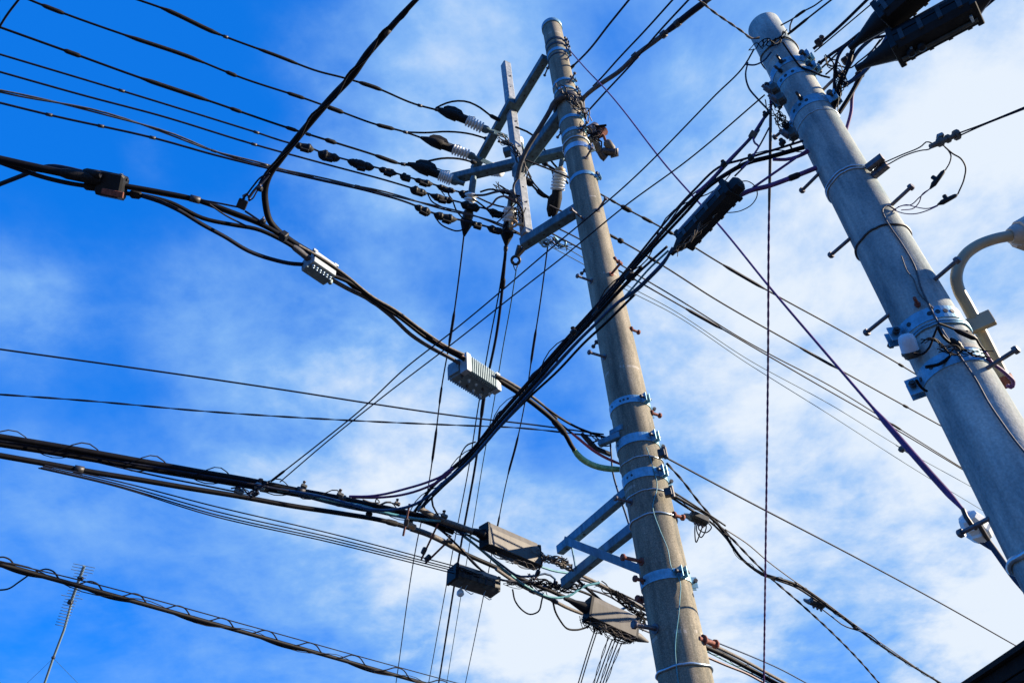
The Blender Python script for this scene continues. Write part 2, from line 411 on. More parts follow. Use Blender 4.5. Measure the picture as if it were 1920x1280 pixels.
# ------------------------------------------------------------------ the two poles
class Pole:
    def __init__(s, az, D, r0, h0, slope):
        s.D = D; s.c = np.array([math.sin(az)*D, math.cos(az)*D, 0.]); s.r0, s.h0, s.sl = r0, h0, slope
        s.tc = nrm(-s.c); s.rt = np.array([math.cos(az), -math.sin(az), 0.])      # towards the eye, to its right

    def r(s, h): return s.r0-s.sl*(h-s.h0)

    def ax(s, h): return s.c+Z*h

    def dir(s, th): return math.cos(R_(th))*s.tc+math.sin(R_(th))*s.rt

    def at(s, h, th, d=0.): return s.ax(h)+s.dir(th)*(s.r(h)+d)

    def surf(s, x, y, d=0.):           # where the sight line meets the shaft
        w = ray(x, y); h = onD(x, y, s.D)[2]
        for _ in range(3):
            R = s.r(h)+d; A = w[0]**2+w[1]**2; B = -2*(w[0]*s.c[0]+w[1]*s.c[1]); C = s.D**2-R*R; q = B*B-4*A*C
            t = (-B-math.sqrt(q))/(2*A) if q > 0 else -B/(2*A); p = w*t; h = p[2]
        return p

    def hh(s, x, y): return float(s.surf(x, y)[2])

    def shaft(s, par, top, m):
        b = MB(); hs = list(np.linspace(-CZ, top-.012, 26))
        b.lathe([s.c[0], s.c[1], 0], Z, [(h, s.r(h)) for h in hs]+[(top, s.r(top)-.012)], 56); return b.build('shaft', m, par)

    def ring(s, b, h, w, t, n=48):
        b.lathe([s.c[0], s.c[1], 0], Z, [(h-w/2, s.r(h)+.001), (h-w/2, s.r(h)+t), (h+w/2, s.r(h)+t), (h+w/2, s.r(h)+.001)], n, smooth=False)

    def band(s, par, px, w=.05, t=.006, m='galv', ears=(), holes=(), rows=1):
        h = s.hh(*px); b = MB(); s.ring(b, h, w, t)
        for th in ears:                                    # the two flanges that the clamp bolt draws together
            d = s.dir(th); tg = np.cross(Z, d)
            for e in (-1, 1): b.box(s.at(h, th, t+.022)+tg*e*.022, (d, tg, Z), (.06, .007, w*1.15))
        o = b.build('pole_band', m, par)
        for th in ears:
            d = s.dir(th); tg = np.cross(Z, d); p = s.at(h, th, t+.026); q = MB()
            q.tube([p-tg*.06, p+tg*.06], .009, 6); q.lathe(p-tg*.05, -tg, [(0, .017), (.016, .017)], 6); q.lathe(p+tg*.035, tg, [(0, .017), (.016, .017)], 6)
            q.build('clamp_bolt', 'dark', o)
        if holes:
            for th in holes:
                d = s.dir(th); tg = np.cross(Z, d); q = MB(); q.lathe(s.at(h, th, t-.003), d, [(0, .011), (.005, .011)], 10); q.build('hole_shade_disc', 'dark', o)  # raised dark disc paints the shade inside each band hole
        return o

    def wire_ring(s, par, px, r, m='strap', k=1, gap=.02, name='steel_strap'):
        h = s.hh(*px); b = MB()
        for i in range(k):
            P = [s.at(h+i*gap+.004*math.sin(t/9.), t, r*.6) for t in np.linspace(0, 360, 50)]; b.tube(P, r, 5, False)
        return b.build(name, m, par)

    def bolt(s, par, base, tip, r=.010, m='bolt', name='step_bolt', washer=True, embed=.05):
        a = s.surf(*base); e = PH(tip[0], tip[1], a[2]); T = nrm(e-a); L = np.linalg.norm(e-a)
        b = MB(); b.tube([a-T*embed, e], r, 8); b.lathe(e-T*.012, T, [(0, r*1.9), (.014, r*1.9), (.02, r*1.4)], 8)
        if washer: b.lathe(a-T*.004, T, [(0, r*2.2), (.012, r*2.2)], 10)
        return b.build(name, m, par)


PA = Pole(R_(9.60), 6.0, .192, 1.88, .0060)
PB = Pole(R_(33.78), 3.4, .141, 1.76, .0108)
# ---- pole A, the tall brown one with the post frame
TOPA = float(onD(1034, 52, 6.0)[2])
A = thing('utility_pole', 'tall brown concrete pole in the middle, carrying two steel arm frames', 'utility pole', PA.ax(-CZ))
PA.shaft(A, TOPA, 'concA')
b = MB(); b.lathe([PA.c[0], PA.c[1], 0], Z, [(TOPA-.07, PA.r(TOPA)+.004), (TOPA-.07, PA.r(TOPA)+.012), (TOPA+.012, PA.r(TOPA)+.012), (TOPA+.03, PA.r(TOPA)-.02)], 40); b.build('pole_cap', 'galv', A)
for px, w, ears, m in (((1038, 71), .05, (75,), 'dark'), ((1041, 80), .05, (75,), 'dark'), ((1044, 91), .07, (70,), 'galv'), ((1046, 99), .03, (), 'dark'),
                       ((1054, 148), .055, (55,), 'galv'), ((1057, 163), .04, (75,), 'galv'), ((1059, 174), .05, (75,), 'dark'),
                       ((1067, 217), .06, (50,), 'galv'), ((1070, 242), .06, (50,), 'galv'), ((1076, 271), .09, (75,), 'strap'), ((1092, 323), .06, (75,), 'galv')):
    PA.band(A, px, w, .007, m, ears)
for px, w, ears, holes in (((1183, 747), .075, (48, 118), (-55, -22, -12, 0)), ((1190, 819), .085, (50, 118), (-60,)),
                           ((1208, 884), .085, (50, 118), (-45, -30)), ((1241, 1076), .075, (40, 112), (-50,))):
    PA.band(A, px, w, .007, 'galv', ears, holes)
for px, r in (((1198, 856), .006), ((1212, 918), .006), ((1222, 962), .008), ((1277, 1246), .010)):
    PA.wire_ring(A, px, r)
PA.wire_ring(A, (1058, 186), .03, 'grey', 2, .05, 'cable_wrap')
PA.wire_ring(A, (1074, 258), .012, 'strap', 1)
for bs, tp, r, m in (((1027, 128), (1021, 142), .011, 'bolt'), ((1062, 112), (1070, 103), .011, 'bolt'), ((1068, 155), (1078, 137), .012, 'bolt'), ((1088, 248), (1101, 229), .013, 'bolt'),
                     ((1052, 249), (1045, 258), .011, 'bolt'), ((1099, 296), (1110, 277), .013, 'bolt'), ((1121, 394), (1136, 372), .013, 'bolt'), ((1146, 514), (1164, 493), .013, 'rust'),
                     ((1109, 527), (1082, 517), .013, 'bolt'), ((1097, 507), (1090, 513), .011, 'bolt'), ((1134, 669), (1104, 660), .013, 'bolt'), ((1119, 641), (1112, 650), .011, 'bolt'),
                     ((1183, 617), (1198, 623), .013, 'rust'), ((1221, 774), (1238, 779), .013, 'rust'), ((1263, 965), (1281, 970), .014, 'rust'), ((1318, 1199), (1342, 1207), .018, 'rust'),
                     ((1183, 941), (1153, 933), .013, 'bolt'), ((1203, 1052), (1167, 1044), .015, 'rust'), ((1207, 1088), (1190, 1084), .014, 'rust'), ((1203, 1124), (1195, 1121), .014, 'rust'),
                     ((1229, 1178), (1188, 1170), .018, 'bolt'), ((1093, 410), (1070, 392), .013, 'bolt'), ((1160, 491), (1152, 484), .011, 'rust')):
    PA.bolt(A, bs, tp, r, m)
for x, y in ((1225, 860), (1240, 927), (1300, 1115)):
    b = MB()
    p = PA.surf(x, y, .001); d = nrm((p-PA.ax(p[2]))*[1, 1, 0]); b.lathe(p-d*.004, d, [(0, .016), (.005, .016)], 10)
    b.build('hole_shade_disc', 'plastic', A)  # dark disc on the shaft in place of a hole's shade
# post frame: square post stood off from the pole on three arms, two crossarms
PD = math.hypot(.297, 6.84)


def postp(x, y): return onD(x, y, PD)


pt, pb_ = postp(949, 122), postp(987, 443)
pc = (pt+pb_)/2; pc[2] = 0
sa = nrm(np.array([-.33, -.94, 0]))
b = MB(); b.beam([pc[0], pc[1], pb_[2]], [pc[0], pc[1], pt[2]], .13, .13, up=nrm(np.array([.55, -.83, 0]))); fp = b.build('frame_post', 'post', A)
for i, h in enumerate(np.linspace(pb_[2]+.3, pt[2]-.12, 13)):
    d = nrm(np.array([.55, -.83, 0])) if i % 3 else nrm(np.array([.83, .55, 0])); k = MB(); k.lathe(np.array([pc[0]+.02*(i % 2)-.01, pc[1], h])+d*.062, d, [(0, .013), (.012, .013)], 7); k.build('bolt_head', 'dark', fp)


def arm(a, c, w, h, name='standoff_arm', m='arm', bolts=4, par=None):
    b = MB(); b.beam(a, c, w, h, c=.08); o = b.build(name, m, par or A); T, s_, u = frame(c-a); L = np.linalg.norm(c-a)
    for i in range(bolts):
        p = a+T*L*(.1+.8*i/max(1, bolts-1))
        k = MB(); k.lathe(p-u*(h/2-.002), -u, [(0, .012), (.006, .012)], 8); k.build('hole_shade_disc', 'dark', o)  # dark discs below and beside the arm paint the holes' shade
        k = MB(); k.lathe(p+s_*(w/2-.002), s_, [(0, .011), (.006, .011)], 8); k.build('hole_shade_disc', 'dark', o)
    return o


def toA(x, y): return onD(x, y, 6.0)


H1 = float(toA(1030, 97)[2]); H2 = float(toA(1056, 205)[2]); H3 = float(toA(1084, 393)[2]); HX = float(postp(967, 306)[2])
a1 = toA(1030, 97); arm(a1+nrm(PH(962, 212, H1)-a1)*.1, PH(960, 212, H1), .12, .12)
arm(PH(961, 188, H1), PH(889, 318, H1), .12, .12, 'crossarm')
a2 = toA(1054, 212); arm(a2, PH(968, 328, H2), .14, .15)
a3 = toA(1088, 390); arm(a3, PH(980, 458, H3), .12, .13)
arm(PH(1066, 283, HX), PH(849, 335, HX), .13, .12, 'crossarm', bolts=5)
arm(PH(982, 276, HX+.55), PH(945, 287, HX+.55), .12, .12, 'crossarm', bolts=1)
# lower bracket
HB1 = float(toA(1178, 926)[2]); HB2 = float(toA(1196, 984)[2])
arm(toA(1178, 922), PH(1050, 1031, HB1), .075, .085, 'bracket_arm', 'bracket')
arm(toA(1200, 980), PH(1058, 1093, HB2), .075, .085, 'bracket_arm', 'bracket')
q1, q2 = PH(1058, 1012, HB1), toA(1216, 1084); b = MB(); b.beam(q1-Z*.0, q2+PA.tc*.12, .012, .07); b.build('brace', 'bracket', A)
q3 = PH(1071, 1016, HB1); q4 = PH(1080, 1067, HB2+.02); b = MB(); b.beam(q3-Z*.05, q4, .06, .012, up=PA.rt); b.build('strut', 'bracket', A)
# clamp bracket beside the bands at 820
b = MB(); p0 = PA.surf(1163, 815); p1 = PH(1124, 832, p0[2]); b.beam(p0, p1, .05, .06); b.build('bracket_arm', 'bracket', A); b = MB(); b.beam(PA.surf(1168, 800), PH(1146, 812, p0[2]+.1), .04, .05); b.build('bracket_arm', 'bracket', A)
for x, y in ((1243, 852), (1255, 925)):
    b = MB(); p = PA.surf(x-14, y, .03); b.box(p+PA.rt*.05, (PA.rt, PA.tc, Z), (.06, .05, .07)); b.lathe(p+PA.rt*.08, Z, [(-.05, .02), (.05, .02)], 8); b.build('side_clamp', 'dark', A)

# ---- pole B, the near grey one
TOPB = float(onD(1441, 44, 3.4)[2])
Bp = thing('utility_pole', 'near grey concrete pole on the right, bare topped, with street lamp clamped on', 'utility pole', PB.ax(-CZ))
PB.shaft(Bp, TOPB, 'concB')
for px, w, ears, holes in (((1478, 112), .06, (70, -95), (-25, 5)), ((1490, 133), .055, (70, -95), (-30, -12, 10)), ((1518, 186), .075, (80, -95), (-38, -15, 5)),
                           ((1752, 586), .065, (-60,), (-28, 12, 26, 40, 54)), ((1768, 676), .07, (-85,), (-62, -28))):
    PB.band(Bp, px, w, .004, 'galv', ears, holes)
for x, y, m in ((1466, 118, 'dark'), (1466, 135, 'dark'), (1503, 187, 'dark'), (1722, 574, 'rust')):
    p = PB.surf(x, y); d = nrm((p-PB.ax(p[2]))*[1, 1, 0]); b = MB(); b.tube([p, p+d*.07], .008, 7); b.lathe(p+d*.01, d, [(0, .014), (.012, .014)], 6); b.build('clamp_bolt', m, Bp)
PB.wire_ring(Bp, (1596, 318), .006, 'strap', 2, .022)
PB.wire_ring(Bp, (1644, 428), .006, 'dark', 1, name='cable_tie')
PB.wire_ring(Bp, (1764, 607), .007, 'galv', 2, .014)
PB.wire_ring(Bp, (1535, 206), .003, 'strap', 1)
PB.wire_ring(Bp, (1925, 1035), .012, 'strap', 1)
for bs, tp in (((1479, 236), (1452, 258)), ((1535, 326), (1503, 358)), ((1594, 447), (1557, 479)), ((1666, 590), (1624, 624)), ((1853, 972), (1800, 1000)),
               ((1545, 167), (1575, 137)), ((1672, 384), (1709, 350)), ((1753, 524), (1796, 487)), ((1851, 690), (1906, 655))):
    PB.bolt(Bp, bs, tp, .0095, 'bolt', washer=False)
# forked bracket with its wire
fp_ = PB.surf(1622, 322); b = MB(); fz = depth(fp_)
for (x0, y0), (x1, y1) in (((1626, 316), (1655, 294)), ((1638, 329), (1664, 308))):
    b.beam(PZ(x0, y0, fz), PZ(x1, y1, fz-.05), .035, .04)
b.tube([PZ(1647, 300, fz-.03), PZ(1657, 314, fz-.03)], .008, 7); b.build('forked_bracket', 'bolt', Bp)
# ------------------------------------------------------------------ house corner, bottom right: roof, fascia, soffit, wall
hh_ = PH(1850, 1240, 2.35)[2]
ea, eb = PH(1921, 1197, 2.35), PH(1797, 1281, 2.35); ed = nrm((eb-ea)*[1, 1, 0]); en = np.array([ed[1], -ed[0], 0.])
if en[0] < 0: en = -en
ea = ea+en*.11-Z*.05; E0 = ea-ed*2.5; E1 = ea+ed*5.0
hs = thing('house', 'dark brown eave of a house cutting the bottom right corner', 'house', [*(E0+en*.4)[:2], -CZ])
b = MB()
def quad(bm, *p): bm.add(p, [tuple(range(len(p)))])
mid = (E0+E1)/2; Lh = np.linalg.norm(E1-E0); 
b.box((mid+en*2.6)-Z*1.92-Z*.25, (ed, en, Z), (Lh-.8, 4.4, 3.55), .002); b.build('wall', 'wall', hs)
b = MB(); b.box(mid+en*2.6-Z*.20, (ed, en, Z), (Lh, 5.2, .05), .02); b.build('soffit', 'brown', hs)
b = MB(); b.beam(E0-en*.012-Z*.06, E1-en*.012-Z*.06, .03, .12); b.beam(E0-en*.002-Z*.165, E1-en*.002-Z*.165, .03, .07); b.build('fascia', 'brown', hs)
b = MB(); b.prism(E0+en*2.6, E1+en*2.6, [(-2.7, .005), (2.7, .005), (2.7, .05), (0, .10), (-2.7, .05)]); b.build('roof', 'roof', hs)

# ------------------------------------------------------------------ strain insulators, clamps of the high lines
def strain(px0, px1, px2, px3, z, label, body='sleeve'):
    """black dead-end clamp px0-px1, white sheds px1-px2, steel yoke px2-px3, all at depth z"""
    p0, p1, p2, p3 = [PZ(*p, z) for p in (px0, px1, px2, px3)]
    t = thing('strain_insulator', label, 'insulator', p1, 'strain insulators of the three high lines'); T = p1-p0; L = np.linalg.norm(T); _, s_, u = frame(T)
    b = MB(); b.lathe(p0, T, [(-.10, .02), (0, .05), (L*.25, .075), (L*.6, .08), (L*.62, .06), (L, .06)], 10); b.build('clamp_cover', body, t)
    c = p0+T*.42; b = MB(); b.prism(c-s_*.05, c+s_*.05, [(-.16, .05), (.16, .05), (.12, .12), (.02, .16), (-.10, .13)], up=u); b.build('wedge', body, t)
    b = MB(); b.tube([c+u*.12+nrm(T)*.1, c+u*.12+nrm(T)*.22, c+u*.16+nrm(T)*.32, c+u*.11+nrm(T)*.33, c+u*.10+nrm(T)*.2], .008, 6); b.build('pull_loop', 'bolt', t)
    T2 = p2-p1; L2 = np.linalg.norm(T2); pr = []
    for i in range(6):
        d = L2*i/6; pr += [(d, .05), (d+L2*.03, .085), (d+L2*.09, .085), (d+L2*.12, .05)]
    b = MB(); b.lathe(p1, T2, pr+[(L2, .05)], 16); b.build('sheds', 'cer', t)
    T3 = p3-p2; b = MB(); b.lathe(p2, T3, [(0, .06), (.06, .06), (.10, .035), (.18, .035)], 8); L3 = np.linalg.norm(T3)
    b.beam(p2+nrm(T3)*.14, p3, .012, .06); b.beam(p2+nrm(T3)*.14+u*.05, p3+u*.04, .012, .05); b.build('yoke', 'arm', t)
    return t


zI1, zI2, zI3 = H1/ray(870, 222)[2], H1/ray(850, 280)[2], HX/ray(825, 325)[2]
strain((828, 208), (875, 226), (906, 241), (950, 258), zI1, 'topmost strain insulator left of the frame post, under the humped jumper')
strain((800, 262), (849, 280), (880, 291), (926, 312), zI2, 'middle strain insulator of three, below the topmost on the upper crossarm')
strain((777, 311), (824, 328), (848, 338), (858, 341), zI3, 'lowest strain insulator, butting the tip of the lower crossarm')
hz1, hz2, hz3 = [depth(PZ(1, 1, z)) for z in (zI1, zI2, zI3)]
WG = 'high lines running left from the frame'
cable('power_line', 'uppermost thick black line running left from the topmost strain insulator', 'cable', [(250, -3, H1), (310, 18), (400, 60), (520, 105), (600, 135), (640, 145), (700, 163), (780, 196), (830, 209, -zI1)], .0165, 'black', WG, sleeves=((300, 420, 1.9), (480, 560, 1.5, 'sleeve'), (672, 722, 1.9)), ties=(782, 815, 420))
cable('power_line', 'second thick black line from the top, ending at the middle strain insulator', 'cable', [(48, -3, H1), (90, 14), (240, 68), (350, 105), (450, 145), (580, 188), (640, 210), (700, 232), (760, 248), (802, 263, -zI2)], .0165, 'black', WG, sleeves=((75, 125, 1.8), (235, 385, 1.8), (415, 450, 1.8), (535, 575, 1.7), (612, 652, 2.1), (705, 745, 1.9)), ties=(762,))
cable('power_line', 'third thick black line from the top, ending at the lowest strain insulator', 'cable', [(-4, 50, HX), (130, 98), (260, 145), (400, 192), (540, 240), (620, 265), (700, 290), (750, 307), (778, 312, -zI3)], .016, 'black', WG, sleeves=((115, 160, 1.8), (265, 400, 1.8), (430, 460, 1.6), (537, 556, 1.6), (605, 640, 2.0), (700, 748, 1.8)), ties=(752, 575))
JG = 'jumper leads over the strain insulators'
cable('jumper_lead', 'humped black jumper arching over the topmost strain insulator', 'cable', [(817, 203, -zI1), (833, 195), (852, 190), (876, 191), (900, 202), (920, 217), (938, 226, -zI1)], .016, 'black', JG, sleeves=((918, 940, 2.0),))
cable('jumper_lead', 'flat black jumper above the middle strain insulator', 'cable', [(762, 248, -zI2), (800, 249), (835, 247), (880, 251), (918, 262, -zI2)], .016, 'black', JG, sleeves=((898, 918, 2.0),))
cable('jumper_lead', 'black jumper bowed over the lowest strain insulator', 'cable', [(752, 306, -zI3), (775, 309), (800, 303), (830, 297), (862, 298), (893, 306, -zI3-.5)], .016, 'black', JG, sleeves=((872, 893, 2.0),))
# leads that carry on behind the post to the right
RG = 'leads from the frame towards the right'
zr = HX/ray(1040, 340)[2]
cable('jumper_lead', 'black lead curving down from behind the long standoff arm to the cable termination', 'cable', [(966, 238, -zI1+.6), (995, 251), (1015, 272), (1032, 300), (1052, 324), (1065, 345, -zr)], .016, 'black', RG)
cable('jumper_lead', 'black lead running under the lower crossarm behind the brown pole', 'cable', [(934, 265, -zI2+.4), (958, 274), (990, 290), (1010, 300), (1040, 318), (1068, 334), (1085, 345, -zr)], .018, 'black', RG, sleeves=((1008, 1032, 2.2),))
cable('jumper_lead', 'thin looped lead dropping beside the white cable termination', 'cable', [(1026, 309, -zr), (1034, 318), (1038, 335), (1036, 362, -zr)], .011, 'navy', RG)
zl = HX/ray(1000, 350)[2]
cable('jumper_lead', 'black lead with clamp leaving the post low towards the termination', 'cable', [(980, 334, -zl), (990, 340), (1002, 352), (1012, 362), (1024, 369), (1035, 375, -zl)], .017, 'black', RG, sleeves=((980, 1004, 3.0), (1012, 1024, 1.9)))
cable('jumper_lead', 'black lead drooping from the low standoff arm end into the pole', 'cable', [(990, 325, -zl), (998, 340), (1008, 352), (1018, 362), (1030, 370, -zl)], .012, 'black', RG)
# white pole-side cable termination
zt = HX/ray(1045, 340)[2]
t = thing('cable_termination', 'white ribbed cable termination hanging left of the brown pole', 'insulator', PZ(1047, 300, zt))
a, c = PZ(1050, 322, zt), PZ(1045, 358, zt); T = c-a; L = np.linalg.norm(T); pr = []
for i in range(6): pr += [(L*i/6, .06), (L*(i+.25)/6, .105), (L*(i+.6)/6, .105), (L*(i+.9)/6, .065)]
b = MB(); b.lathe(a, T, pr+[(L, .06)], 18); b.build('sheds', 'cer', t)
b = MB(); b.lathe(PZ(1051, 314, zt), T, [(0, .04), (.02, .075), (.07, .075), (.08, .06)], 12); b.build('bushing', 'tan', t)
b = MB(); b.tube([PZ(1055, 292, zt), PZ(1051, 315, zt)], .035, 8); b.beam(PZ(1042, 293, zt), PZ(1068, 304, zt), .03, .03); b.build('hanger', 'arm', t)
b = MB(); b.lathe(c, T, [(0, .07), (.10, .085), (.24, .075), (.33, .045), (.40, .02)], 12); b.build('boot', 'sleeve', t)
b = MB(); d_ = PZ(1035, 372, zt); b.lathe(d_-T*.2, T, [(0, .02), (.05, .06), (.22, .06), (.32, .02)], 10); b.build('side_boot', 'sleeve', t)

# ------------------------------------------------------------------ low voltage lines with their splice covers
def lv(y, x): return float(postp(x, y)[2])
HL4, HL5, HL6, HL7 = lv(388, 968), lv(408, 970), lv(425, 972), lv(436, 972)
LG = 'low voltage lines left of the frame'
P4 = [(-4, 101, HL4), (220, 168), (470, 245), (550, 270), (575, 275), (615, 291), (640, 297), (680, 308), (720, 318), (765, 332), (800, 342), (850, 357), (884, 366), (930, 385), (966, 392, HL4)]
P5 = [(-4, 134, HL5), (160, 180), (300, 217), (480, 272), (600, 305), (760, 349), (785, 357), (825, 370), (865, 380), (885, 386), (910, 391), (930, 398), (968, 410, HL5)]
P6 = [(-4, 170, HL6), (200, 214), (330, 255), (400, 283), (500, 310), (580, 330), (700, 356), (845, 394), (880, 402), (930, 418), (965, 434), (1000, 450), (1030, 458, HL6)]
P7 = [(-4, 192, HL7), (90, 215), (300, 262), (400, 290), (500, 315), (600, 338), (700, 361), (775, 384), (800, 395), (830, 405), (870, 414), (910, 424), (945, 433), (968, 437, HL7)]
c4 = cable('power_line', 'fourth line from the top, strung with the longest run of black splice covers', 'cable', P4, .0125, 'navy', LG, ties=(478, 225))
c5 = cable('power_line', 'blue black line with splice covers only beside the frame post', 'cable', P5, .0125, 'navy', LG, ties=(480,))
c6 = cable('power_line', 'twin stranded line without covers, crossing the frame post low down', 'cable', P6, .011, 'grey', LG, twist=(.012, 1.6), ties=(400, 500, 585, 670, 845))
c7 = cable('power_line', 'lowest of the left lines, ending in two black covers by the hanging terminations', 'cable', P7, .0135, 'navy', LG, ties=(88, 190, 290))


def cover(P, xa, xb, r, lumps, label, m='sleeve'):
    Q, XY = path(P, 3.); idx = np.where((XY[:, 0] >= xa) & (XY[:, 0] <= xb))[0]; seg = Q[idx]; t = np.linspace(0, 1, len(seg)); rn = random.Random(int(xa))
    r *= .66; rr = r*np.clip(np.minimum(t, 1-t)*4.5+.22, 0, 1)*(1+.16*np.sin(t*lumps*6.28+rn.random()*6))
    seg = seg.copy(); seg[:, 2] -= rr*.45
    b = MB(); b.tube(seg, rr, 9); o = tag(b.build('splice_cover', m), label, 'splice cover', 'black splice covers on the low voltage lines')
    for f in (.3, .72):
        i = int(f*(len(seg)-1)); T = nrm(seg[min(i+1, len(seg)-1)]-seg[max(0, i-1)])
        k = MB(); k.lathe(seg[i]-T*.01, T, [(0, rr[i]*.9), (0, rr[i]*1.12), (.035, rr[i]*1.12), (.035, rr[i]*.9)], 9); k.build('band', 'plastic', o)
    i = len(seg)//2; k = MB(); k.box(seg[i]-Z*rr[i]*1.0, frame(seg[i+1]-seg[i-1]), (.10, .05, .05)); k.build('latch', m, o)
    return o


for P, xa, xb, r, lp, lb in ((P4, 551, 589, .068, 1, 'first splice cover of the fourth line, just right of the crossing thick cable'),
                             (P4, 597, 638, .085, 1, 'fat pear shaped cover, second on the fourth line'),
                             (P4, 650, 704, .085, 2, 'longest splice cover on the fourth line, third from its left end'),
                             (P4, 708, 745, .060, 2, 'slim splice cover, fourth on the fourth line'),
                             (P4, 748, 773, .062, 1, 'short splice cover wrapped with copper wire, below the lowest strain insulator'),
                             (P4, 775, 812, .055, 1, 'splice cover under the white sheds of the lowest strain insulator'),
                             (P4, 814, 856, .050, 2, 'brown tinged splice cover under the crossarm tip'),
                             (P4, 858, 886, .070, 1, 'splice cover on the fourth line above the hanging white termination'),
                             (P5, 768, 801, .070, 1, 'leftmost splice cover of the fifth line'),
                             (P5, 804, 852, .065, 2, 'long ribbed splice cover in the middle of the fifth line'),
                             (P5, 864, 900, .080, 1, 'plump splice cover lying across the hanging white termination'),
                             (P5, 912, 948, .062, 2, 'splice cover of the fifth line touching the frame post'),
                             (P7, 776, 810, .070, 1, 'lower left splice cover, first on the lowest line'),
                             (P7, 812, 858, .075, 2, 'long splice cover, second on the lowest line'),
                             (P7, 882, 906, .050, 2, 'banded splice cover right of the hanging cone'),
                             (P7, 910, 946, .060, 2, 'last splice cover of the lowest line, against the frame post')):
    cover(P, xa, xb, r, lp, lb)
# droppers: hung white terminations with cones, and the drop lines that leave them towards the distance
def dropper(px0, px1, px2, px3, h, label, shed=True):
    z = h/ray(*px1)[2]; q = [PZ(*p, z) for p in (px0, px1, px2, px3)]
    t = thing('drop_termination', label, 'insulator', q[0], 'hung drop terminations by the frame post')
    if shed:
        T = q[1]-q[0]; L = np.linalg.norm(T); pr = []
        for i in range(4): pr += [(L*i/4, .05), (L*(i+.3)/4, .085), (L*(i+.65)/4, .085), (L*(i+.9)/4, .05)]
        b = MB(); b.lathe(q[0], T, pr, 14); b.build('sheds', 'cer', t)
        b = MB(); b.lathe(q[0]-nrm(T)*.22, T, [(0, .03), (.05, .045), (.22, .045)], 8); b.build('hanger', 'arm', t)
    T = q[2]-q[1]; L = np.linalg.norm(T); b = MB(); b.lathe(q[1], T, [(0, .06), (L*.4, .075), (L, .065)], 10); b.build('body', 'boxd', t)
    T = q[3]-q[2]; L = np.linalg.norm(T); b = MB(); b.lathe(q[2], T, [(0, .085), (L*.2, .085), (L*.95, .018), (L, .014)], 10); b.build('cone', 'sleeve', t)
    return t


HD = lv(410, 970)
dropper((884, 362), (879, 396), (876, 412), (870, 443), HD, 'white drop termination with black cone, left of the frame post')
dropper((957, 388), (953, 418), (951, 436), (949, 462), HD-.1, 'drop termination with cone hugging the frame post')
VG = 'steep drop lines descending into the distance'
cable('drop_line', 'leftmost steep drop line, with long sleeves, passing left of the finned amplifier', 'cable', [(870, 440, HD), (861, 516), (851, 590), (843, 640), (829, 720), (815, 830), (800, 930), (783, 1010), (742, 1283, HD-1.2)], .011, 'navy', VG, sleeves=((575, 650, 2.0, 'navy'), (715, 760, 1.7, 'navy'), (800, 870, 2.1, 'navy')), axis=1)
cable('drop_line', 'thickest steep drop line, passing behind the finned amplifier', 'cable', [(949, 455, HD), (943, 530), (932, 620), (908, 740), (893, 860), (868, 1000), (822, 1283, HD-1.2)], .021, 'navy', VG, sleeves=((512, 548, 1.7), (735, 790, 1.5, 'navy')), axis=1, ties=(465,))
cable('drop_line', 'thin steep drop line just left of the thickest one', 'cable', [(951, 440, HD), (937, 540), (918, 640), (897, 760), (880, 870), (855, 1000), (803, 1283, HD-1.2)], .010, 'navy', VG, axis=1)
cable('drop_line', 'thin steep drop line hanging from the ringed clevis under the frame', 'cable', [(968, 505, HD-.3), (957, 575), (945, 640), (925, 760), (905, 870), (888, 975), (872, 1070), (837, 1283, HD-1.4)], .008, 'bare', VG, axis=1)
cable('drop_line', 'rightmost steep drop line, sleeved, running down behind the long grey closure', 'cable', [(1027, 462, HD-.2), (1014, 560), (1000, 650), (985, 750), (966, 840), (955, 880), (930, 1000), (908, 1110), (872, 1283, HD-1.3)], .010, 'navy', VG, sleeves=((615, 690, 2.0, 'navy'), (810, 890, 2.0, 'navy'), (965, 1000, 1.8, 'navy')), axis=1)
# clevis rings under the frame
t = thing('clevis_ring', 'dark ringed clevis hanging under the lowest corner of the steel frame', 'clevis', PZ(980, 460, HD/ray(980, 460)[2]))
zc = HD/ray(970, 480)[2]; b = MB()
for p, q in (((974, 460), (968, 482)), ((984, 464), (969, 480))): b.beam(PZ(*p, zc), PZ(*q, zc), .05, .06)
b.build('link', 'dark', t); b = MB(); cc = PZ(967, 488, zc); vx, vy = nrm(PZ(977, 488, zc)-cc), nrm(PZ(967, 478, zc)-cc)
b.tube([cc+.055*(math.cos(a)*vx+math.sin(a)*vy) for a in np.linspace(0, 6.3, 20)], .02, 6, False); b.build('ring', 'dark', t)
b = MB(); b.tube([PZ(963, 490, zc), PZ(963, 499, zc), PZ(966, 507, zc), PZ(970, 500, zc), PZ(971, 490, zc)], .009, 5); b.build('thimble', 'bolt', t)
for px, lb in ((((1012, 448), (1022, 456)), 'small ring fitting beside the lowest standoff arm'), (((1046, 450), (1054, 456)), 'white jawed fitting behind the lowest standoff arm, nearest the pole')):
    z = HL6/ray(*px[0])[2]; t = thing('ring_fitting', lb, 'fitting', PZ(*px[0], z)); cc = PZ(*px[1], z); vx, vy = nrm(PZ(px[1][0]+9, px[1][1], z)-cc), nrm(PZ(px[1][0], px[1][1]-9, z)-cc)
    b = MB(); b.tube([cc+.045*(math.cos(a)*vx+math.sin(a)*vy) for a in np.linspace(0, 6.3, 18)], .016, 6, False); b.build('ring', 'galv', t)
    b = MB(); b.beam(PZ(px[0][0]-8, px[0][1]-6, z), cc-vx*.04, .05, .05); b.build('shank', 'galv', t)
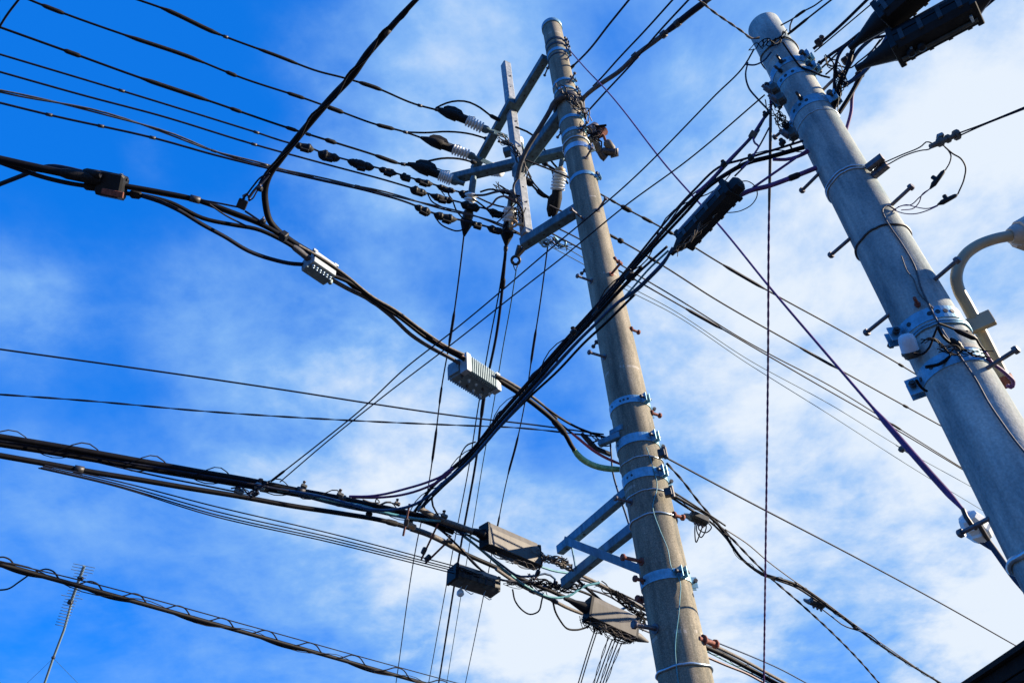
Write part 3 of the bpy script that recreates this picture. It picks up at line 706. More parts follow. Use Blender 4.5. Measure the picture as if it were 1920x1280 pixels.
# small looped leads and curls around the post foot
SG = 'looped leads round the frame post'
zs = HD/ray(940, 380)[2]
for pts, r, m, lb in (([(888, 366), (905, 366), (930, 360), (950, 358), (962, 366), (967, 378)], .016, 'grey', 'grey lead looping over to the frame post foot'),
                      ([(912, 391), (922, 384), (932, 372), (945, 368), (957, 372), (966, 380)], .014, 'pink', 'copper coloured lead arched by the frame post foot'),
                      ([(900, 360), (920, 355), (940, 360), (975, 368)], .013, 'black', 'black lead crossing to the frame post under the crossarm'),
                      ([(885, 372), (900, 382), (918, 398), (925, 408)], .012, 'black', 'short black lead diving between the splice covers'),
                      ([(846, 356), (841, 362), (848, 375), (856, 395), (870, 412)], .010, 'navy', 'lead with pale clip hanging between splice covers'),
                      ([(808, 342), (822, 352), (834, 367)], .007, 'navy', 'thin lead sloping off a splice cover of the fourth line'),
                      ([(802, 364), (810, 378), (822, 385), (834, 391)], .010, 'navy', 'lead hanging below the fifth line splice covers'),
                      ([(818, 410), (826, 420), (842, 429), (858, 433), (868, 430), (871, 424)], .011, 'navy', 'drooping loop at the black cone, with an inline fuse'),
                      ([(965, 378), (974, 385), (980, 400), (980, 425)], .013, 'black', 'black lead running down the frame post face'),
                      ([(968, 380), (952, 398), (938, 412), (928, 420)], .010, 'grey', 'grey lead slanting left from the frame post foot'),
                      ([(972, 333), (964, 345), (963, 360), (968, 372)], .016, 'grey', 'grey pair of leads following the post from the long standoff arm')):
    pts = [(*pts[0], -zs)]+pts[1:-1]+[(*pts[-1], -zs)]; cable('looped_lead', lb, 'cable', pts, r, m, SG, step=4.)
for cx, cy, n_, w_, lb in ((956, 403, 4, .09, 'small white knob insulator on the frame post foot'), (942, 325, 4, .11, 'white ribbed insulator tucked left of the frame post under the crossarm'), (978, 274, 4, .10, 'white ribbed insulator peeping behind the post above the crossarm')):
    z = HD/ray(cx, cy)[2] if cy > 350 else zI2; p = PZ(cx, cy, z); pr = []
    for i in range(n_): pr += [(.05*i, w_*.55), (.05*i+.012, w_), (.05*i+.03, w_), (.05*i+.04, w_*.55)]
    t = thing('pin_insulator', lb, 'insulator', p, 'pin insulators on the frame post'); T = -Z if cy > 350 else nrm(np.array([-.8, .2, .5]))
    b = MB(); b.lathe(p+Z*.08, T, pr, 14); b.build('sheds', 'cer', t); b = MB(); b.lathe(p+Z*.08+T*.18, T, [(0, .03), (.16, .03)], 8); b.build('pin', 'tan', t)
t = thing('eye_bolt', 'rust brown eye bolt sticking from the frame post foot', 'bolt', PZ(975, 420, zs)); b = MB(); b.tube([PZ(981, 421, zs), PZ(966, 420, zs)], .022, 7); cc = PZ(963, 419, zs)
b.build('shank', 'tan', t); b = MB(); vx, vy = nrm(PZ(973, 419, zs)-cc), nrm(PZ(963, 409, zs)-cc); b.tube([cc+.04*(math.cos(a)*vx+math.sin(a)*vy) for a in np.linspace(0, 6.3, 16)], .016, 6, False); b.build('eye', 'tan', t)

# ------------------------------------------------------------------ lines leaving the brown pole to the right
def rz_(x, y): return ray(x, y)[2]
QG = 'lines running right behind the near pole'
cable('power_line', 'upper line running right, its sleeve swelling before the purple stay', 'cable', [(985, 300, 8.1), (1060, 330), (1122, 362), (1170, 389), (1250, 432), (1350, 493), (1440, 545), (1600, 633), (1720, 703), (1760, 728, 7.4)], .013, 'navy', QG, sleeves=((1142, 1158, 1.4), (1165, 1184, 2.6), (1214, 1222, 1.8), (1250, 1262, 1.9), (1350, 1442, 1.9, 'navy'), (1680, 1702, 1.8)))
cable('power_line', 'second line running right, with two black covers just past the brown pole', 'cable', [(1030, 385, 7.7), (1085, 412), (1140, 439), (1170, 455), (1238, 495), (1340, 560), (1480, 640), (1650, 735), (1790, 812, 7.1)], .013, 'navy', QG, sleeves=((1141, 1153, 1.5), (1155, 1175, 2.8), (1214, 1240, 1.7), (1500, 1570, 1.7, 'navy'), (1685, 1703, 1.8)))
cable('power_line', 'third line running right, starting under the lowest standoff arm', 'cable', [(1040, 425, 7.6), (1086, 448), (1165, 497), (1290, 572), (1400, 640), (1440, 662), (1560, 725), (1700, 812), (1812, 882, 7.0)], .011, 'navy', QG, sleeves=((1668, 1690, 1.8),))
cable('power_line', 'fourth line running right, thick in the middle, close under the third', 'cable', [(1035, 438, 7.5), (1090, 467), (1158, 506), (1220, 541), (1285, 578), (1360, 620), (1420, 655), (1520, 713), (1660, 793), (1822, 890, 6.9)], .012, 'navy', QG, sleeves=((1285, 1362, 2.1, 'navy'), (1178, 1190, 2.6)))
cable('drop_line', 'thin teal line running right, carrying a small grey insulator', 'cable', [(1045, 455, 7.2), (1093, 483), (1164, 528), (1260, 580), (1400, 672), (1560, 760), (1686, 837), (1830, 917, 6.8)], .006, 'bare', QG)
cable('drop_line', 'lowest thin teal line running right', 'cable', [(1030, 461, 7.1), (1095, 496), (1163, 537), (1260, 587), (1400, 680), (1560, 780), (1700, 870), (1845, 958, 6.7)], .006, 'bare', QG)
t = thing('egg_insulator', 'small grey green egg insulator on the thin teal line', 'insulator', PZ(1693, 843, 6.8/rz_(1693, 843))); z = 6.8/rz_(1693, 843); T = PZ(1702, 848, z)-PZ(1686, 839, z)
b = MB(); b.lathe(PZ(1686, 839, z), T, [(0, .02), (.015, .05), (.05, .06), (.085, .05), (.1, .02)], 12); b.build('body', 'boxg', t); b = MB(); b.tube([PZ(1680, 834, z), PZ(1690, 840, z), PZ(1698, 846, z), PZ(1706, 851, z)], .009, 5); b.build('wire_loop', 'bare', t)
# overhead from the pole top towards the upper right
TG = 'lines from the tall pole to the upper right'
cable('power_line', 'single thin line leaving the tall pole top for the upper right edge', 'cable', [(1068, 130, 9.8), (1084, 115), (1100, 99), (1143, 45), (1182, -3, 9.4)], .015, 'navy', TG, sleeves=((1064, 1082, 1.5),))
cable('power_line', 'thin line just above the thick twisted service cable, upper right', 'cable', [(1112, 162, 9.2), (1122, 152), (1160, 110), (1210, 57), (1264, -3, 8.9)], .013, 'navy', TG)
cable('power_line', 'thin line crossing under the thick service cable, upper right', 'cable', [(1095, 217, 8.8), (1135, 173), (1180, 125), (1240, 55), (1294, -3, 8.5)], .013, 'navy', TG)
cable('service_cable', 'thick bundled service cable curving from the tall pole to the top edge', 'cable', [(1086, 203, 8.9), (1094, 184), (1108, 171), (1130, 155), (1160, 135), (1195, 102), (1230, 76), (1260, 52), (1300, 20), (1333, -4, 8.6)], .032, 'grey', TG, ties=(1195, 1245, 1272), sleeves=((1250, 1332, 1.25, 'navy'),))
zt = 8.9/rz_(1090, 200)
cable('service_lead', 'grey lead looping down the tall pole below the service cable', 'cable', [(1093, 188, -zt), (1094, 205), (1091, 222), (1094, 240), (1100, 256, -zt)], .022, 'grey')
cable('service_cable', 'grey wrapped cable running along the long standoff arm', 'cable', [(1083, 192, -zt+.2), (1062, 180), (1042, 188), (1030, 210), (1012, 240), (985, 285), (975, 310), (970, 335, -10.3)], .035, 'grey')
# pole-side device right of the tall pole
zf = depth(PA.surf(1100, 240)); t = thing('cutout_switch', 'tangled fuse switch with two grey tubes on the tall pole right side', 'switch', PZ(1110, 255, zf))
for (p, q, r, n_) in (((1104, 256), (1125, 283), .06, 'fuse_tube'), ((1136, 264), (1152, 287), .055, 'fuse_tube')):
    a, c = PZ(*p, zf), PZ(*q, zf); L = np.linalg.norm(c-a); b = MB(); b.lathe(a, c-a, [(0, r*.6), (.03, r), (L*.7, r), (L*.75, r*.8), (L, r*.8)], 12); b.build(n_, 'boxg', t)
b = MB(); b.tube([PZ(1124, 282, zf), PZ(1130, 293, zf), PZ(1136, 298, zf)], .045, 8); b.lathe(PZ(1130, 284, zf), nrm(np.array([1., 0, -.3])), [(0, .05), (.16, .05)], 9); b.tube([PZ(1145, 290, zf), PZ(1155, 289, zf), PZ(1153, 280, zf)], .045, 8); b.build('contact', 'dark', t)
b = MB(); b.beam(PZ(1096, 243, zf), PZ(1118, 250, zf), .05, .07); b.beam(PZ(1112, 238, zf), PZ(1118, 262, zf), .05, .05); b.lathe(PZ(1104, 243, zf), nrm(np.array([.6, .2, .5])), [(0, .05), (.12, .07), (.16, .04)], 10); b.build('mount', 'bolt', t)
b = MB(); b.tube([PZ(1122, 247, zf), PZ(1132, 255, zf), PZ(1136, 266, zf)], .02, 6); b.lathe(PZ(1119, 255, zf), nrm(np.array([.7, 0, .7])), [(0, .05), (.14, .07)], 9); b.build('hinge', 'rust', t)
b = MB(); b.tube([PZ(1110, 234, zf), PZ(1120, 237, zf), PZ(1137, 235, zf)], .016, 6); b.tube([PZ(1120, 260, zf), PZ(1128, 266, zf), PZ(1128, 278, zf), PZ(1124, 283, zf)], .010, 5); b.tube([PZ(1124, 246, zf), PZ(1132, 251, zf), PZ(1130, 258, zf)], .008, 5); b.build('lead', 'black', t)
# ------------------------------------------------------------------ thin stays and lines between and past the poles
cable('guy_wire', 'long purple stay slanting from the tall pole top to the porcelain guy insulator', 'cable', [(1066, 92, 10.2), (1100, 131), (1130, 162), (1255, 318), (1355, 430), (1442, 537), (1540, 652), (1640, 768), (1720, 860), (1812, 962, -3.45)], .0075, 'purple', None, sleeves=((1636, 1806, 2.1, 'purple'),))
cable('guy_wire', 'twisted purple stay hanging straight down left of the near pole', 'cable', [(1445, 188, 4.05), (1444, 300), (1442, 400), (1440, 700), (1436, 1000), (1432, 1284, -6.4)], .0062, 'purple', None, axis=1, twist=(.002, .13), sleeves=((192, 400, 1.5, 'grey'),), step=8.)
cable('messenger_wire', 'thin line from the near pole top slanting down left, the upper of two', 'cable', [(1414, 92, 4.62), (1398, 120), (1340, 180), (1176, 345), (1040, 460), (850, 620), (760, 690), (680, 765), (600, 830), (508, 902, 3.18)], .0058, 'navy', 'pair of thin lines slanting from the near pole', sleeves=((508, 540, 1.7),))
cable('messenger_wire', 'thin line from the near pole slanting down left, the lower of two', 'cable', [(1434, 178, 4.1), (1290, 300), (1175, 384), (1060, 478), (960, 556), (860, 635), (720, 742), (620, 822), (525, 903, 3.18)], .005, 'navy', 'pair of thin lines slanting from the near pole')
cable('messenger_wire', 'thin twisted wire sagging from the top edge to the near pole head', 'cable', [(1306, -4, 4.7), (1340, 24), (1375, 48), (1395, 62), (1408, 72), (1424, 71, 4.62)], .004, 'rope', None, twist=(.004, .14), step=4.)
cable('messenger_wire', 'thin single line in the left blue sky sloping to the tall pole', 'cable', [(-4, 654, 3.95), (400, 711), (560, 735), (700, 757), (860, 780), (1000, 796), (1132, 814, 3.9)], .0068, 'navy', 'two thin lines reaching the tall pole bracket')
cable('messenger_wire', 'wavy twisted line below the thin single one, reaching the bracket', 'cable', [(-4, 739, 3.8), (150, 750), (400, 772), (640, 787), (860, 797), (960, 801), (1130, 819, 3.85)], .0042, 'navy', 'two thin lines reaching the tall pole bracket', twist=(.0042, .5))
cable('messenger_wire', 'short thin line clipping the top left corner', 'cable', [(-3, 54, HX), (12, 30), (38, -4, HX)], .012, 'navy')
cable('messenger_wire', 'thin straight line falling from the tall pole to the house eave', 'cable', [(1246, 856, 3.72), (1400, 938), (1600, 1042), (1760, 1128), (1905, 1210, 3.4)], .009, 'navy')
cable('drop_line', 'thin twisted line sagging right of the tall pole to the bottom edge', 'cable', [(1250, 868, 3.65), (1275, 895), (1310, 940), (1380, 1017), (1440, 1078), (1500, 1130), (1560, 1185), (1612, 1238), (1652, 1284, 2.6)], .0065, 'navy', None, twist=(.006, .35))
# guy insulator
zg = 3.42; t = thing('guy_insulator', 'white porcelain guy insulator crossed by a step bolt beside the near pole', 'insulator', PZ(1826, 985, zg)); T = PZ(1846, 1006, zg)-PZ(1810, 962, zg); L = np.linalg.norm(T)
b = MB(); b.lathe(PZ(1812, 966, zg+.02), T, [(0, .022), (.006, .042), (L*.35, .056), (L*.42, .050), (L*.55, .050), (L*.62, .058), (L*.9, .046), (L*.95, .025)], 9, smooth=False); b.build('body', 'cer', t)
b = MB(); b.tube([PZ(1806, 955, zg), PZ(1811, 968, zg-.05), PZ(1822, 984, zg-.065), PZ(1830, 990, zg-.06)], .010, 6); b.tube([PZ(1834, 980, zg-.06), PZ(1848, 1004, zg-.04), PZ(1856, 1016, zg)], .010, 6); b.build('strand_grip', 'dark', t)
cable('guy_wire', 'thick blue grey tail of the stay below the porcelain insulator', 'cable', [(1843, 1002, -3.42), (1860, 1024), (1880, 1052), (1900, 1080), (1925, 1109, -3.3)], .015, 'blue')
cable('guy_wire', 'thin second tail running beside the thick tail of the stay', 'cable', [(1836, 1014, -3.42), (1852, 1024), (1862, 1030, -3.40)], .008, 'blue', step=4.)

# ------------------------------------------------------------------ cable strand of the upper left: tap, splitter, amplifier
HG = 3.92
def zG(x, y): return HG/rz_(x, y)
UG = 'cables of the upper left strand'
cable('strand_cable', 'thick black cable entering the dark tap box from the left edge', 'cable', [(-4, 298, HG), (77, 316), (155, 332), (190, 339, HG)], .024, 'black', UG, sleeves=((110, 190, 1.35),))
cable('strand_cable', 'black cable entering the dark tap box lowest', 'cable', [(-4, 303, HG), (52, 323), (77, 331), (137, 345), (190, 352, HG)], .014, 'navy', UG, sleeves=((148, 190, 1.9),))
cable('strand_cable', 'black cable crossing over from low left into the tap box top', 'cable', [(-4, 347, HG+.2), (52, 325), (75, 315), (96, 312), (125, 316), (155, 323), (190, 329, HG)], .015, 'navy', UG, sleeves=((150, 190, 1.9),))
cable('strand_wire', 'bright edged thin strand between the two cables left of the tap box', 'cable', [(-4, 300, HG), (60, 319), (120, 328), (190, 341, HG)], .006, 'rope', UG)
cable('strand_cable', 'uppermost cable from the tap box to the dark cable joint', 'cable', [(232, 348, HG), (300, 360), (370, 375), (433, 397), (490, 420), (532, 444, HG)], .016, 'black', UG, ties=(370,))
cable('strand_wire', 'thin strand close under the uppermost cable right of the tap box', 'cable', [(232, 352, HG), (300, 365), (375, 380), (433, 402), (490, 424), (534, 447, HG)], .007, 'rope', UG)
cable('strand_cable', 'middle cable from the tap box, drooping to the cable joint', 'cable', [(232, 362, HG), (270, 367), (317, 379), (383, 410), (440, 422), (483, 430), (520, 446), (560, 470), (584, 490, HG)], .014, 'black', UG, sleeves=((236, 268, 2.0), (540, 584, 1.6, 'grey')))
cable('strand_cable', 'lowest cable from the tap box, drooping to the white splitter', 'cable', [(266, 367, HG), (300, 378), (333, 393), (383, 423), (420, 443), (467, 471), (517, 488), (545, 494), (574, 496, HG)], .014, 'navy', UG)
cable('strand_wire', 'thin wire from the upper cable to the small hanging terminal block', 'cable', [(377, 375, HG), (410, 381), (445, 388, HG)], .006, 'navy', UG)
cable('strand_wire', 'thin wire drooping below the terminal block to the middle cable', 'cable', [(393, 383, HG), (420, 402), (462, 424, HG)], .006, 'navy', UG)
cable('service_cable', 'thick black cable dropping from the top edge and bending into the strand', 'cable', [(784, -4, 4.65), (752, 30), (722, 64), (690, 100), (660, 143), (625, 180), (590, 220), (555, 262), (525, 300), (505, 328), (497, 352), (498, 385), (506, 415), (520, 432), (540, 448), (600, 486), (640, 516), (700, 566), (740, 588), (800, 630, HG), (868, 668, HG)], .014, 'pink', None, sleeves=((505, 784, 1.6, 'black'),), ties=(536, 585, 660, 722))
cable('service_cable', 'second thinner cable spiralling along the thick one from the top edge', 'cable', [(780, -4, 4.66), (756, 32), (715, 62), (694, 102), (654, 138), (628, 184), (584, 216), (558, 265), (522, 298), (500, 322), (486, 345, 4.2)], .008, 'black')
for pts, r, lb in (([(506, 325), (490, 332), (474, 350), (460, 368), (450, 378)], .006, 'outer loop of three wires above the small terminal block'),
                   ([(504, 328), (488, 345), (476, 358), (466, 372)], .009, 'middle wire of three above the small terminal block'),
                   ([(502, 332), (486, 352), (480, 362), (474, 372), (466, 377)], .005, 'inner looped wire with clip above the terminal block'),
                   ([(460, 396), (475, 406), (488, 415), (494, 420)], .007, 'short pair of wires from the terminal block to the strand')):
    cable('strand_wire', lb, 'cable', [(*pts[0], HG+.12)]+pts[1:-1]+[(*pts[-1], HG)], r, 'navy', UG, step=4.)


def unit(px, z, T, sz, up=Z):
    return np.array(PZ(px[0], px[1], z)), frame(T, up), sz


def gdir(x0, y0, x1, y1, h): return nrm(PH(x1, y1, h)-PH(x0, y0, h))


z = zG(212, 348); t = thing('tap_box', 'black square tap box with pale knobs on the upper left strand', 'tap box', PZ(210, 348, z)); T = nrm(PZ(235, 353, z)-PZ(185, 343, z)); up = nrm(PZ(206, 325, z)-PZ(212, 371, z))
b = MB(); b.box(PZ(210, 348, z), (T, 0, up), (.155, .09, .145), .12); b.build('body', 'plastic', t)
b = MB(); b.box(PZ(211, 362, z-.046), (T, 0, up), (.13, .012, .035), .2); b.build('cover_plate', 'rust', t)
for x, y in ((195, 325), (228, 328)):
    b = MB(); b.lathe(PZ(x, y+4, z), up, [(0, .012), (.016, .013), (.022, .008)], 8); b.build('knob', 'white', t)
b = MB(); b.lathe(PZ(234, 336, z), T, [(0, .008), (.02, .008)], 8); b.build('terminal', 'dark', t)
z = zG(455, 380); t = thing('terminal_block', 'small black terminal block hanging from the bent cable', 'terminal', PZ(455, 380, z)); up = nrm(PZ(462, 366, z)-PZ(451, 392, z)); b = MB()
b.box(PZ(454, 383, z), (nrm(np.cross(up, ray(455, 380))), 0, up), (.058, .05, .062), .1); b.build('body', 'plastic', t); b = MB(); b.tube([PZ(458, 374, z), PZ(456, 367, z), PZ(462, 364, z), PZ(468, 369, z), PZ(467, 376, z)], .008, 6); b.build('shackle', 'bolt', t)
for x, y, lb in ((487, 354, 'small dark wire clip right of the shackled terminal block'), (493, 415, 'small dark wire clip on the strand below the terminal block')):
    z = zG(x, y); t = thing('wire_clip', lb, 'clip', PZ(x, y, z)); b = MB(); b.box(PZ(x, y, z), (nrm(np.array([1, .2, -.4])), 0, Z), (.035, .03, .03), .2); b.build('body', 'plastic', t); b = MB(); b.lathe(PZ(x, y-2, z), Z, [(0, .006), (.03, .006)], 7); b.build('screw', 'bolt', t)
z = zG(532, 444); t = thing('cable_joint', 'dark cable joint where the bent cable meets the strand', 'joint', PZ(532, 444, z)); b = MB(); T = nrm(PZ(560, 462, z)-PZ(532, 444, z)); b.box(PZ(532, 443, z), (T, 0, Z), (.045, .06, .055), .15); b.build('body', 'plastic', t)
# white splitter
z = zG(600, 500); T = gdir(578, 488, 622, 518, HG-.05); c0 = PZ(601, 500, z); _, s_, u_ = frame(T)
if s_.dot(c0) > 0: s_ = -s_                      # s_ towards the eye
t = thing('splitter', 'white metal splitter with a row of ports under its face on the strand', 'splitter', c0)
b = MB(); b.box(c0+s_*.03, (T, 0, Z), (.185, .045, .105), .06); b.build('face', 'white', t)
b = MB(); b.box(c0-s_*.035-Z*.012, (T, 0, Z), (.20, .085, .10), .12); b.build('body', 'alu', t)
for i in range(6):
    p = c0+T*(-.07+.028*i)+s_*.02-Z*.052; b = MB(); b.lathe(p, -Z, [(0, .011), (.022, .011), (.022, .007), (.034, .007)], 8); b.build('port', 'strap', t)
for e in (-1, 1):
    p = c0+T*.10*e-s_*.01-Z*.05; b = MB(); b.lathe(p, -Z, [(0, .017), (.022, .017), (.03, .011)], 8); b.build('lug', 'alu', t)
    p = c0+T*.09*e+s_*.045+Z*.05; b = MB(); b.box(p, (T, 0, Z), (.035, .02, .02), .1); b.build('clip', 'white', t)
# finned amplifier
HA = HG-.03; z = HA/rz_(890, 705); T = gdir(872, 668, 930, 706, HA); c0 = PZ(897, 703, z); _, s_, u_ = frame(T)
if s_.dot(c0) > 0: s_ = -s_
t = thing('amplifier', 'grey finned cable amplifier hanging on the strand left of the tall pole', 'amplifier', c0); LA = .40
b = MB(); b.box(c0-s_*.055, (T, 0, Z), (LA*.96, .15, .15), .05); b.build('body', 'alu', t)
b = MB()
for i in range(14): b.box(c0+s_*.03+T*(-LA*.36+LA*.72*i/13), (T, 0, Z), (.009, .06, .15), .05)
b.build('fins', 'alu', t)
for e in (-1, 1): b = MB(); b.box(c0+T*e*LA*.44+s_*.025, (T, 0, Z), (.05, .075, .175), .06); b.build('end_plate', 'white', t)
b = MB()
for i in range(16): b.box(c0-s_*.14+T*(-LA*.46+LA*.92*i/15), (T, 0, Z), (.010, .03, .13), .05)
b.build('rear_fins', 'alu', t)
b = MB(); b.box(c0-T*LA*.5-s_*.075, (T, 0, Z), (.02, .11, .12), .1); b.build('side_cover', 'alu', t)
rn = random.Random(4)
for i in range(9):
    p = c0+T*(-LA*.40+LA*.8*i/8)-s_*(.03+.06*(i % 2))-Z*.072; b = MB(); l_ = .02+.025*rn.random(); b.lathe(p, -Z, [(0, .012), (l_*.5, .012), (l_*.5, .007), (l_, .007)], 7); b.build('port', 'strap' if i % 3 else 'dark', t)
for pts, r, m, lb in (([(590, 478), (625, 500), (660, 526), (700, 560), (740, 584), (795, 625), (832, 652), (872, 670)], .010, 'black', 'strand wire running from cable joint to amplifier along the top'),
                      ([(615, 520), (650, 540), (690, 560), (735, 594), (770, 627), (807, 651), (850, 674), (876, 690)], .016, 'grey', 'lower sagging cable from the white splitter to the amplifier'),
                      ([(612, 512), (660, 532), (700, 563), (745, 592), (800, 634), (840, 658), (874, 676)], .014, 'black', 'middle cable between the white splitter and the amplifier'),
                      ([(560, 460), (600, 482), (650, 517), (700, 557), (740, 580), (790, 617), (840, 650), (870, 664)], .009, 'rope', 'topmost bright wire between splitter and amplifier')):
    cable('strand_cable', lb, 'cable', [(*pts[0], HG)]+pts[1:-1]+[(*pts[-1], HG)], r, m, 'cables between splitter and amplifier', sleeves=((848, 876, 1.6, 'grey'),) if r == .016 else ())
cable('strand_cable', 'thick black cable from amplifier, turning green and curling into the tall pole', 'cable', [(928, 708, HG), (975, 738), (1010, 764), (1040, 790), (1060, 814), (1072, 836), (1090, 859), (1112, 872), (1135, 878), (1166, 880, HG-.35)], .022, 'black', None, sleeves=((1073, 1166, 1.25, 'green'), (1036, 1062, 1.3)))
cable('strand_cable', 'red cable peeling off below the amplifier to the tall pole', 'cable', [(1036, 784, HG), (1060, 802), (1085, 822), (1115, 846), (1140, 860), (1164, 870, HG-.3)], .010, 'navy', None, sleeves=((1066, 1164, 1.3, 'red'),))
cable('strand_cable', 'strand cable passing from amplifier to the tall pole bracket', 'cable', [(930, 706, HG), (980, 732), (1025, 765), (1050, 783), (1080, 800), (1110, 812), (1142, 822, HG)], .011, 'black')
cable('strand_cable', 'bright edged cable above the others right of the amplifier', 'cable', [(930, 702, HG), (975, 728), (1012, 754), (1044, 784, HG)], .012, 'grey')
cable('drop_line', 'dark blue drop wire hanging from the tall pole bracket', 'cable', [(1144, 828, 3.9), (1146, 850), (1149, 885), (1160, 925), (1172, 960), (1180, 985, 3.1)], .009, 'blue')
rn = random.Random(9); b = MB()
t = thing('strand_anchor', 'tangled iron strand anchor between green cable and tall pole bands', 'anchor', PH(1125, 825, 3.9))
z = 3.9/rz_(1125, 825)
for a, c, w in (((1090, 812), (1112, 838), .03), ((1112, 838), (1145, 852), .035), ((1100, 822), (1118, 842), .04), ((1122, 834), (1150, 818), .03)):
    b = MB(); b.beam(PZ(*a, z), PZ(*c, z), w, w); b.build('link', 'dark', t)
for i in range(7):
    x, y = 1095+rn.random()*45, 810+rn.random()*20; b = MB(); b.tube(path([(x, y, -z), (x+12, y+8+rn.random()*6), (x+24, y+2+rn.random()*10, -z)], 3.)[0], .006, 5); b.build('guy_grip', 'bolt', t)

# ------------------------------------------------------------------ bundle from the near pole to the lower left strand
HS = 3.15
BG = 'cables of the bundle between the two poles'
def bc(lb, pts, r, m, h0=3.6, h1=HS, **k): return cable(k.pop('name', 'bundle_cable'), lb, 'cable', [(*pts[0], h0)]+pts[1:-1]+[(*pts[-1], h1)], r*.74, m, BG, **k)
bc('thick black main cable of the bundle, lashed, from the near pole', [(1508, 276), (1445, 294), (1400, 306), (1358, 329), (1320, 356), (1262, 413), (1203, 480), (1157, 536), (1110, 589), (1072, 628), (1032, 673), (980, 730), (931, 786), (869, 862), (836, 889), (806, 917), (788, 944), (772, 968), (766, 988)], .019, 'black', lash=(.042, .62, .004), ties=(1075, 835))
bc('cable hugging the main bundle cable on its upper side', [(1506, 264), (1442, 284), (1390, 300), (1355, 310), (1300, 358), (1237, 429), (1198, 477), (1152, 533), (1104, 588), (1060, 636), (1000, 704), (940, 772), (872, 855), (838, 884)], .010, 'navy')
bc('cable sliding along the closure and under the main bundle cable', [(1371, 322), (1330, 350), (1290, 394), (1245, 442), (1200, 490), (1155, 542), (1105, 600), (1050, 660), (990, 728), (930, 796), (868, 872), (812, 922), (784, 958)], .013, 'black', ties=(1120, 905))
bc('cable leaving the closure tail, second from below', [(1251, 462), (1195, 513), (1165, 543), (1110, 603), (1060, 655), (1000, 724), (930, 801), (868, 877), (820, 922), (795, 948)], .011, 'navy', 3.38)
bc('pale edged cable beneath the closure tail', [(1253, 470), (1215, 506), (1185, 541), (1160, 568), (1092, 633), (1030, 700), (960, 772), (890, 850), (830, 908)], .009, 'teal', 3.36)
bc('thick blue wrapped cable winding out of the closure', [(1262, 464), (1246, 490), (1220, 518), (1190, 546), (1160, 566), (1120, 604), (1085, 638), (1020, 708), (940, 796), (870, 874), (838, 900), (810, 925), (778, 945), (740, 955), (700, 955), (655, 944), (600, 930), (520, 916)], .014, 'blue', 3.37, HS, sleeves=((1160, 1255, 1.25, 'blue'),))
bc('lowest cable of the bundle, hanging clear below the rest', [(1190, 552), (1135, 606), (1097, 641), (1045, 696), (995, 742), (915, 824), (866, 877), (816, 926), (790, 952)], .012, 'black', 3.3)
bc('black cable between blue and main ones in mid bundle', [(1203, 500), (1150, 556), (1085, 626), (1020, 698), (950, 776), (880, 856), (826, 912)], .013, 'black', 3.3, HS)
bc('thin loose wire beside the bundle upper half', [(1372, 318), (1290, 372), (1240, 436), (1202, 478)], .006, 'navy', 3.5, 3.35)
SWG = 'slack cables swinging left off the bundle foot'
cable('slack_cable', 'upper of two purple cables swinging left off the bundle foot', 'cable', [(850, 876, HS), (832, 890), (800, 904), (760, 916), (720, 926), (690, 930), (655, 930, HS)], .009, 'purple', SWG)
cable('slack_cable', 'lower of two purple cables swinging left off the bundle foot', 'cable', [(846, 884, HS), (825, 900), (790, 917), (750, 928), (715, 932), (660, 932, HS)], .009, 'purple', SWG)
cable('slack_cable', 'short drooping lead at the bundle foot beside the grey strand', 'cable', [(828, 905, HS), (812, 925), (810, 942), (818, 960), (824, 970, HS)], .008, 'navy', SWG)
for pts, lb in (([(1072, 626), (1056, 640), (1050, 660), (1040, 690)], 'arched lashing loop high on the bundle'), ([(1012, 690), (996, 704), (988, 722), (984, 735)], 'arched lashing loop in the middle of the bundle'), ([(952, 765), (934, 774), (926, 790), (920, 802)], 'arched lashing loop on the lower bundle'), ([(892, 828), (876, 834), (866, 848), (860, 868)], 'lowest arched lashing loop of the bundle')):
    cable('lashing_loop', lb, 'wire loop', [(*pts[0], -5.9)]+pts[1:-1]+[(*pts[-1], -6.05)], .0055, 'black', 'lashing loops along the bundle', step=4.)
# leads that arrive at the near pole
NG = 'leads arriving at the near pole'
cable('pole_lead', 'purple lead bowing into the near pole under the bundle', 'cable', [(1450, 299, 3.5), (1475, 299), (1500, 292), (1516, 284, 3.55)], .010, 'purple', NG)
cable('pole_lead', 'straight purple lead crossing below the bundle near the pole', 'cable', [(1412, 352, 3.35), (1455, 322), (1514, 281, 3.55)], .007, 'purple', NG)
cable('pole_lead', 'thick dark purple lead sagging from the near pole into the closure', 'cable', [(1530, 315, 3.42), (1487, 332), (1437, 350), (1408, 357), (1372, 374, 3.3)], .014, 'purple', NG, sleeves=((1480, 1495, 1.3),))
cable('pole_lead', 'purple lead rising from the bundle to the square junction', 'cable', [(1306, 362, 3.4), (1325, 345), (1367, 300), (1412, 252), (1432, 222), (1446, 205, 3.9)], .008, 'purple', NG, ties=(1440,))
cable('pole_lead', 'thin dark lead slanting up to the grey sleeved stay', 'cable', [(1378, 330, 3.4), (1407, 300), (1425, 272), (1442, 240, 3.8)], .005, 'navy', NG)
cable('pole_lead', 'crooked lead dropping from the square junction', 'cable', [(1412, 258, 3.7), (1415, 268), (1422, 274), (1416, 286), (1406, 300), (1390, 316, 3.45)], .0055, 'purple', NG, step=4.)
cable('pole_lead', 'thin wire looped round the lower end of the closure', 'cable', [(1385, 341, 3.36), (1402, 340), (1416, 350), (1420, 364), (1411, 382), (1392, 394), (1350, 400, 3.3)], .003, 'navy', NG, step=4.)
cable('pole_lead', 'second purple lead from the square junction down to the bundle', 'cable', [(1437, 216, 3.85), (1420, 246), (1390, 280), (1330, 345, 3.4)], .005, 'navy', NG)
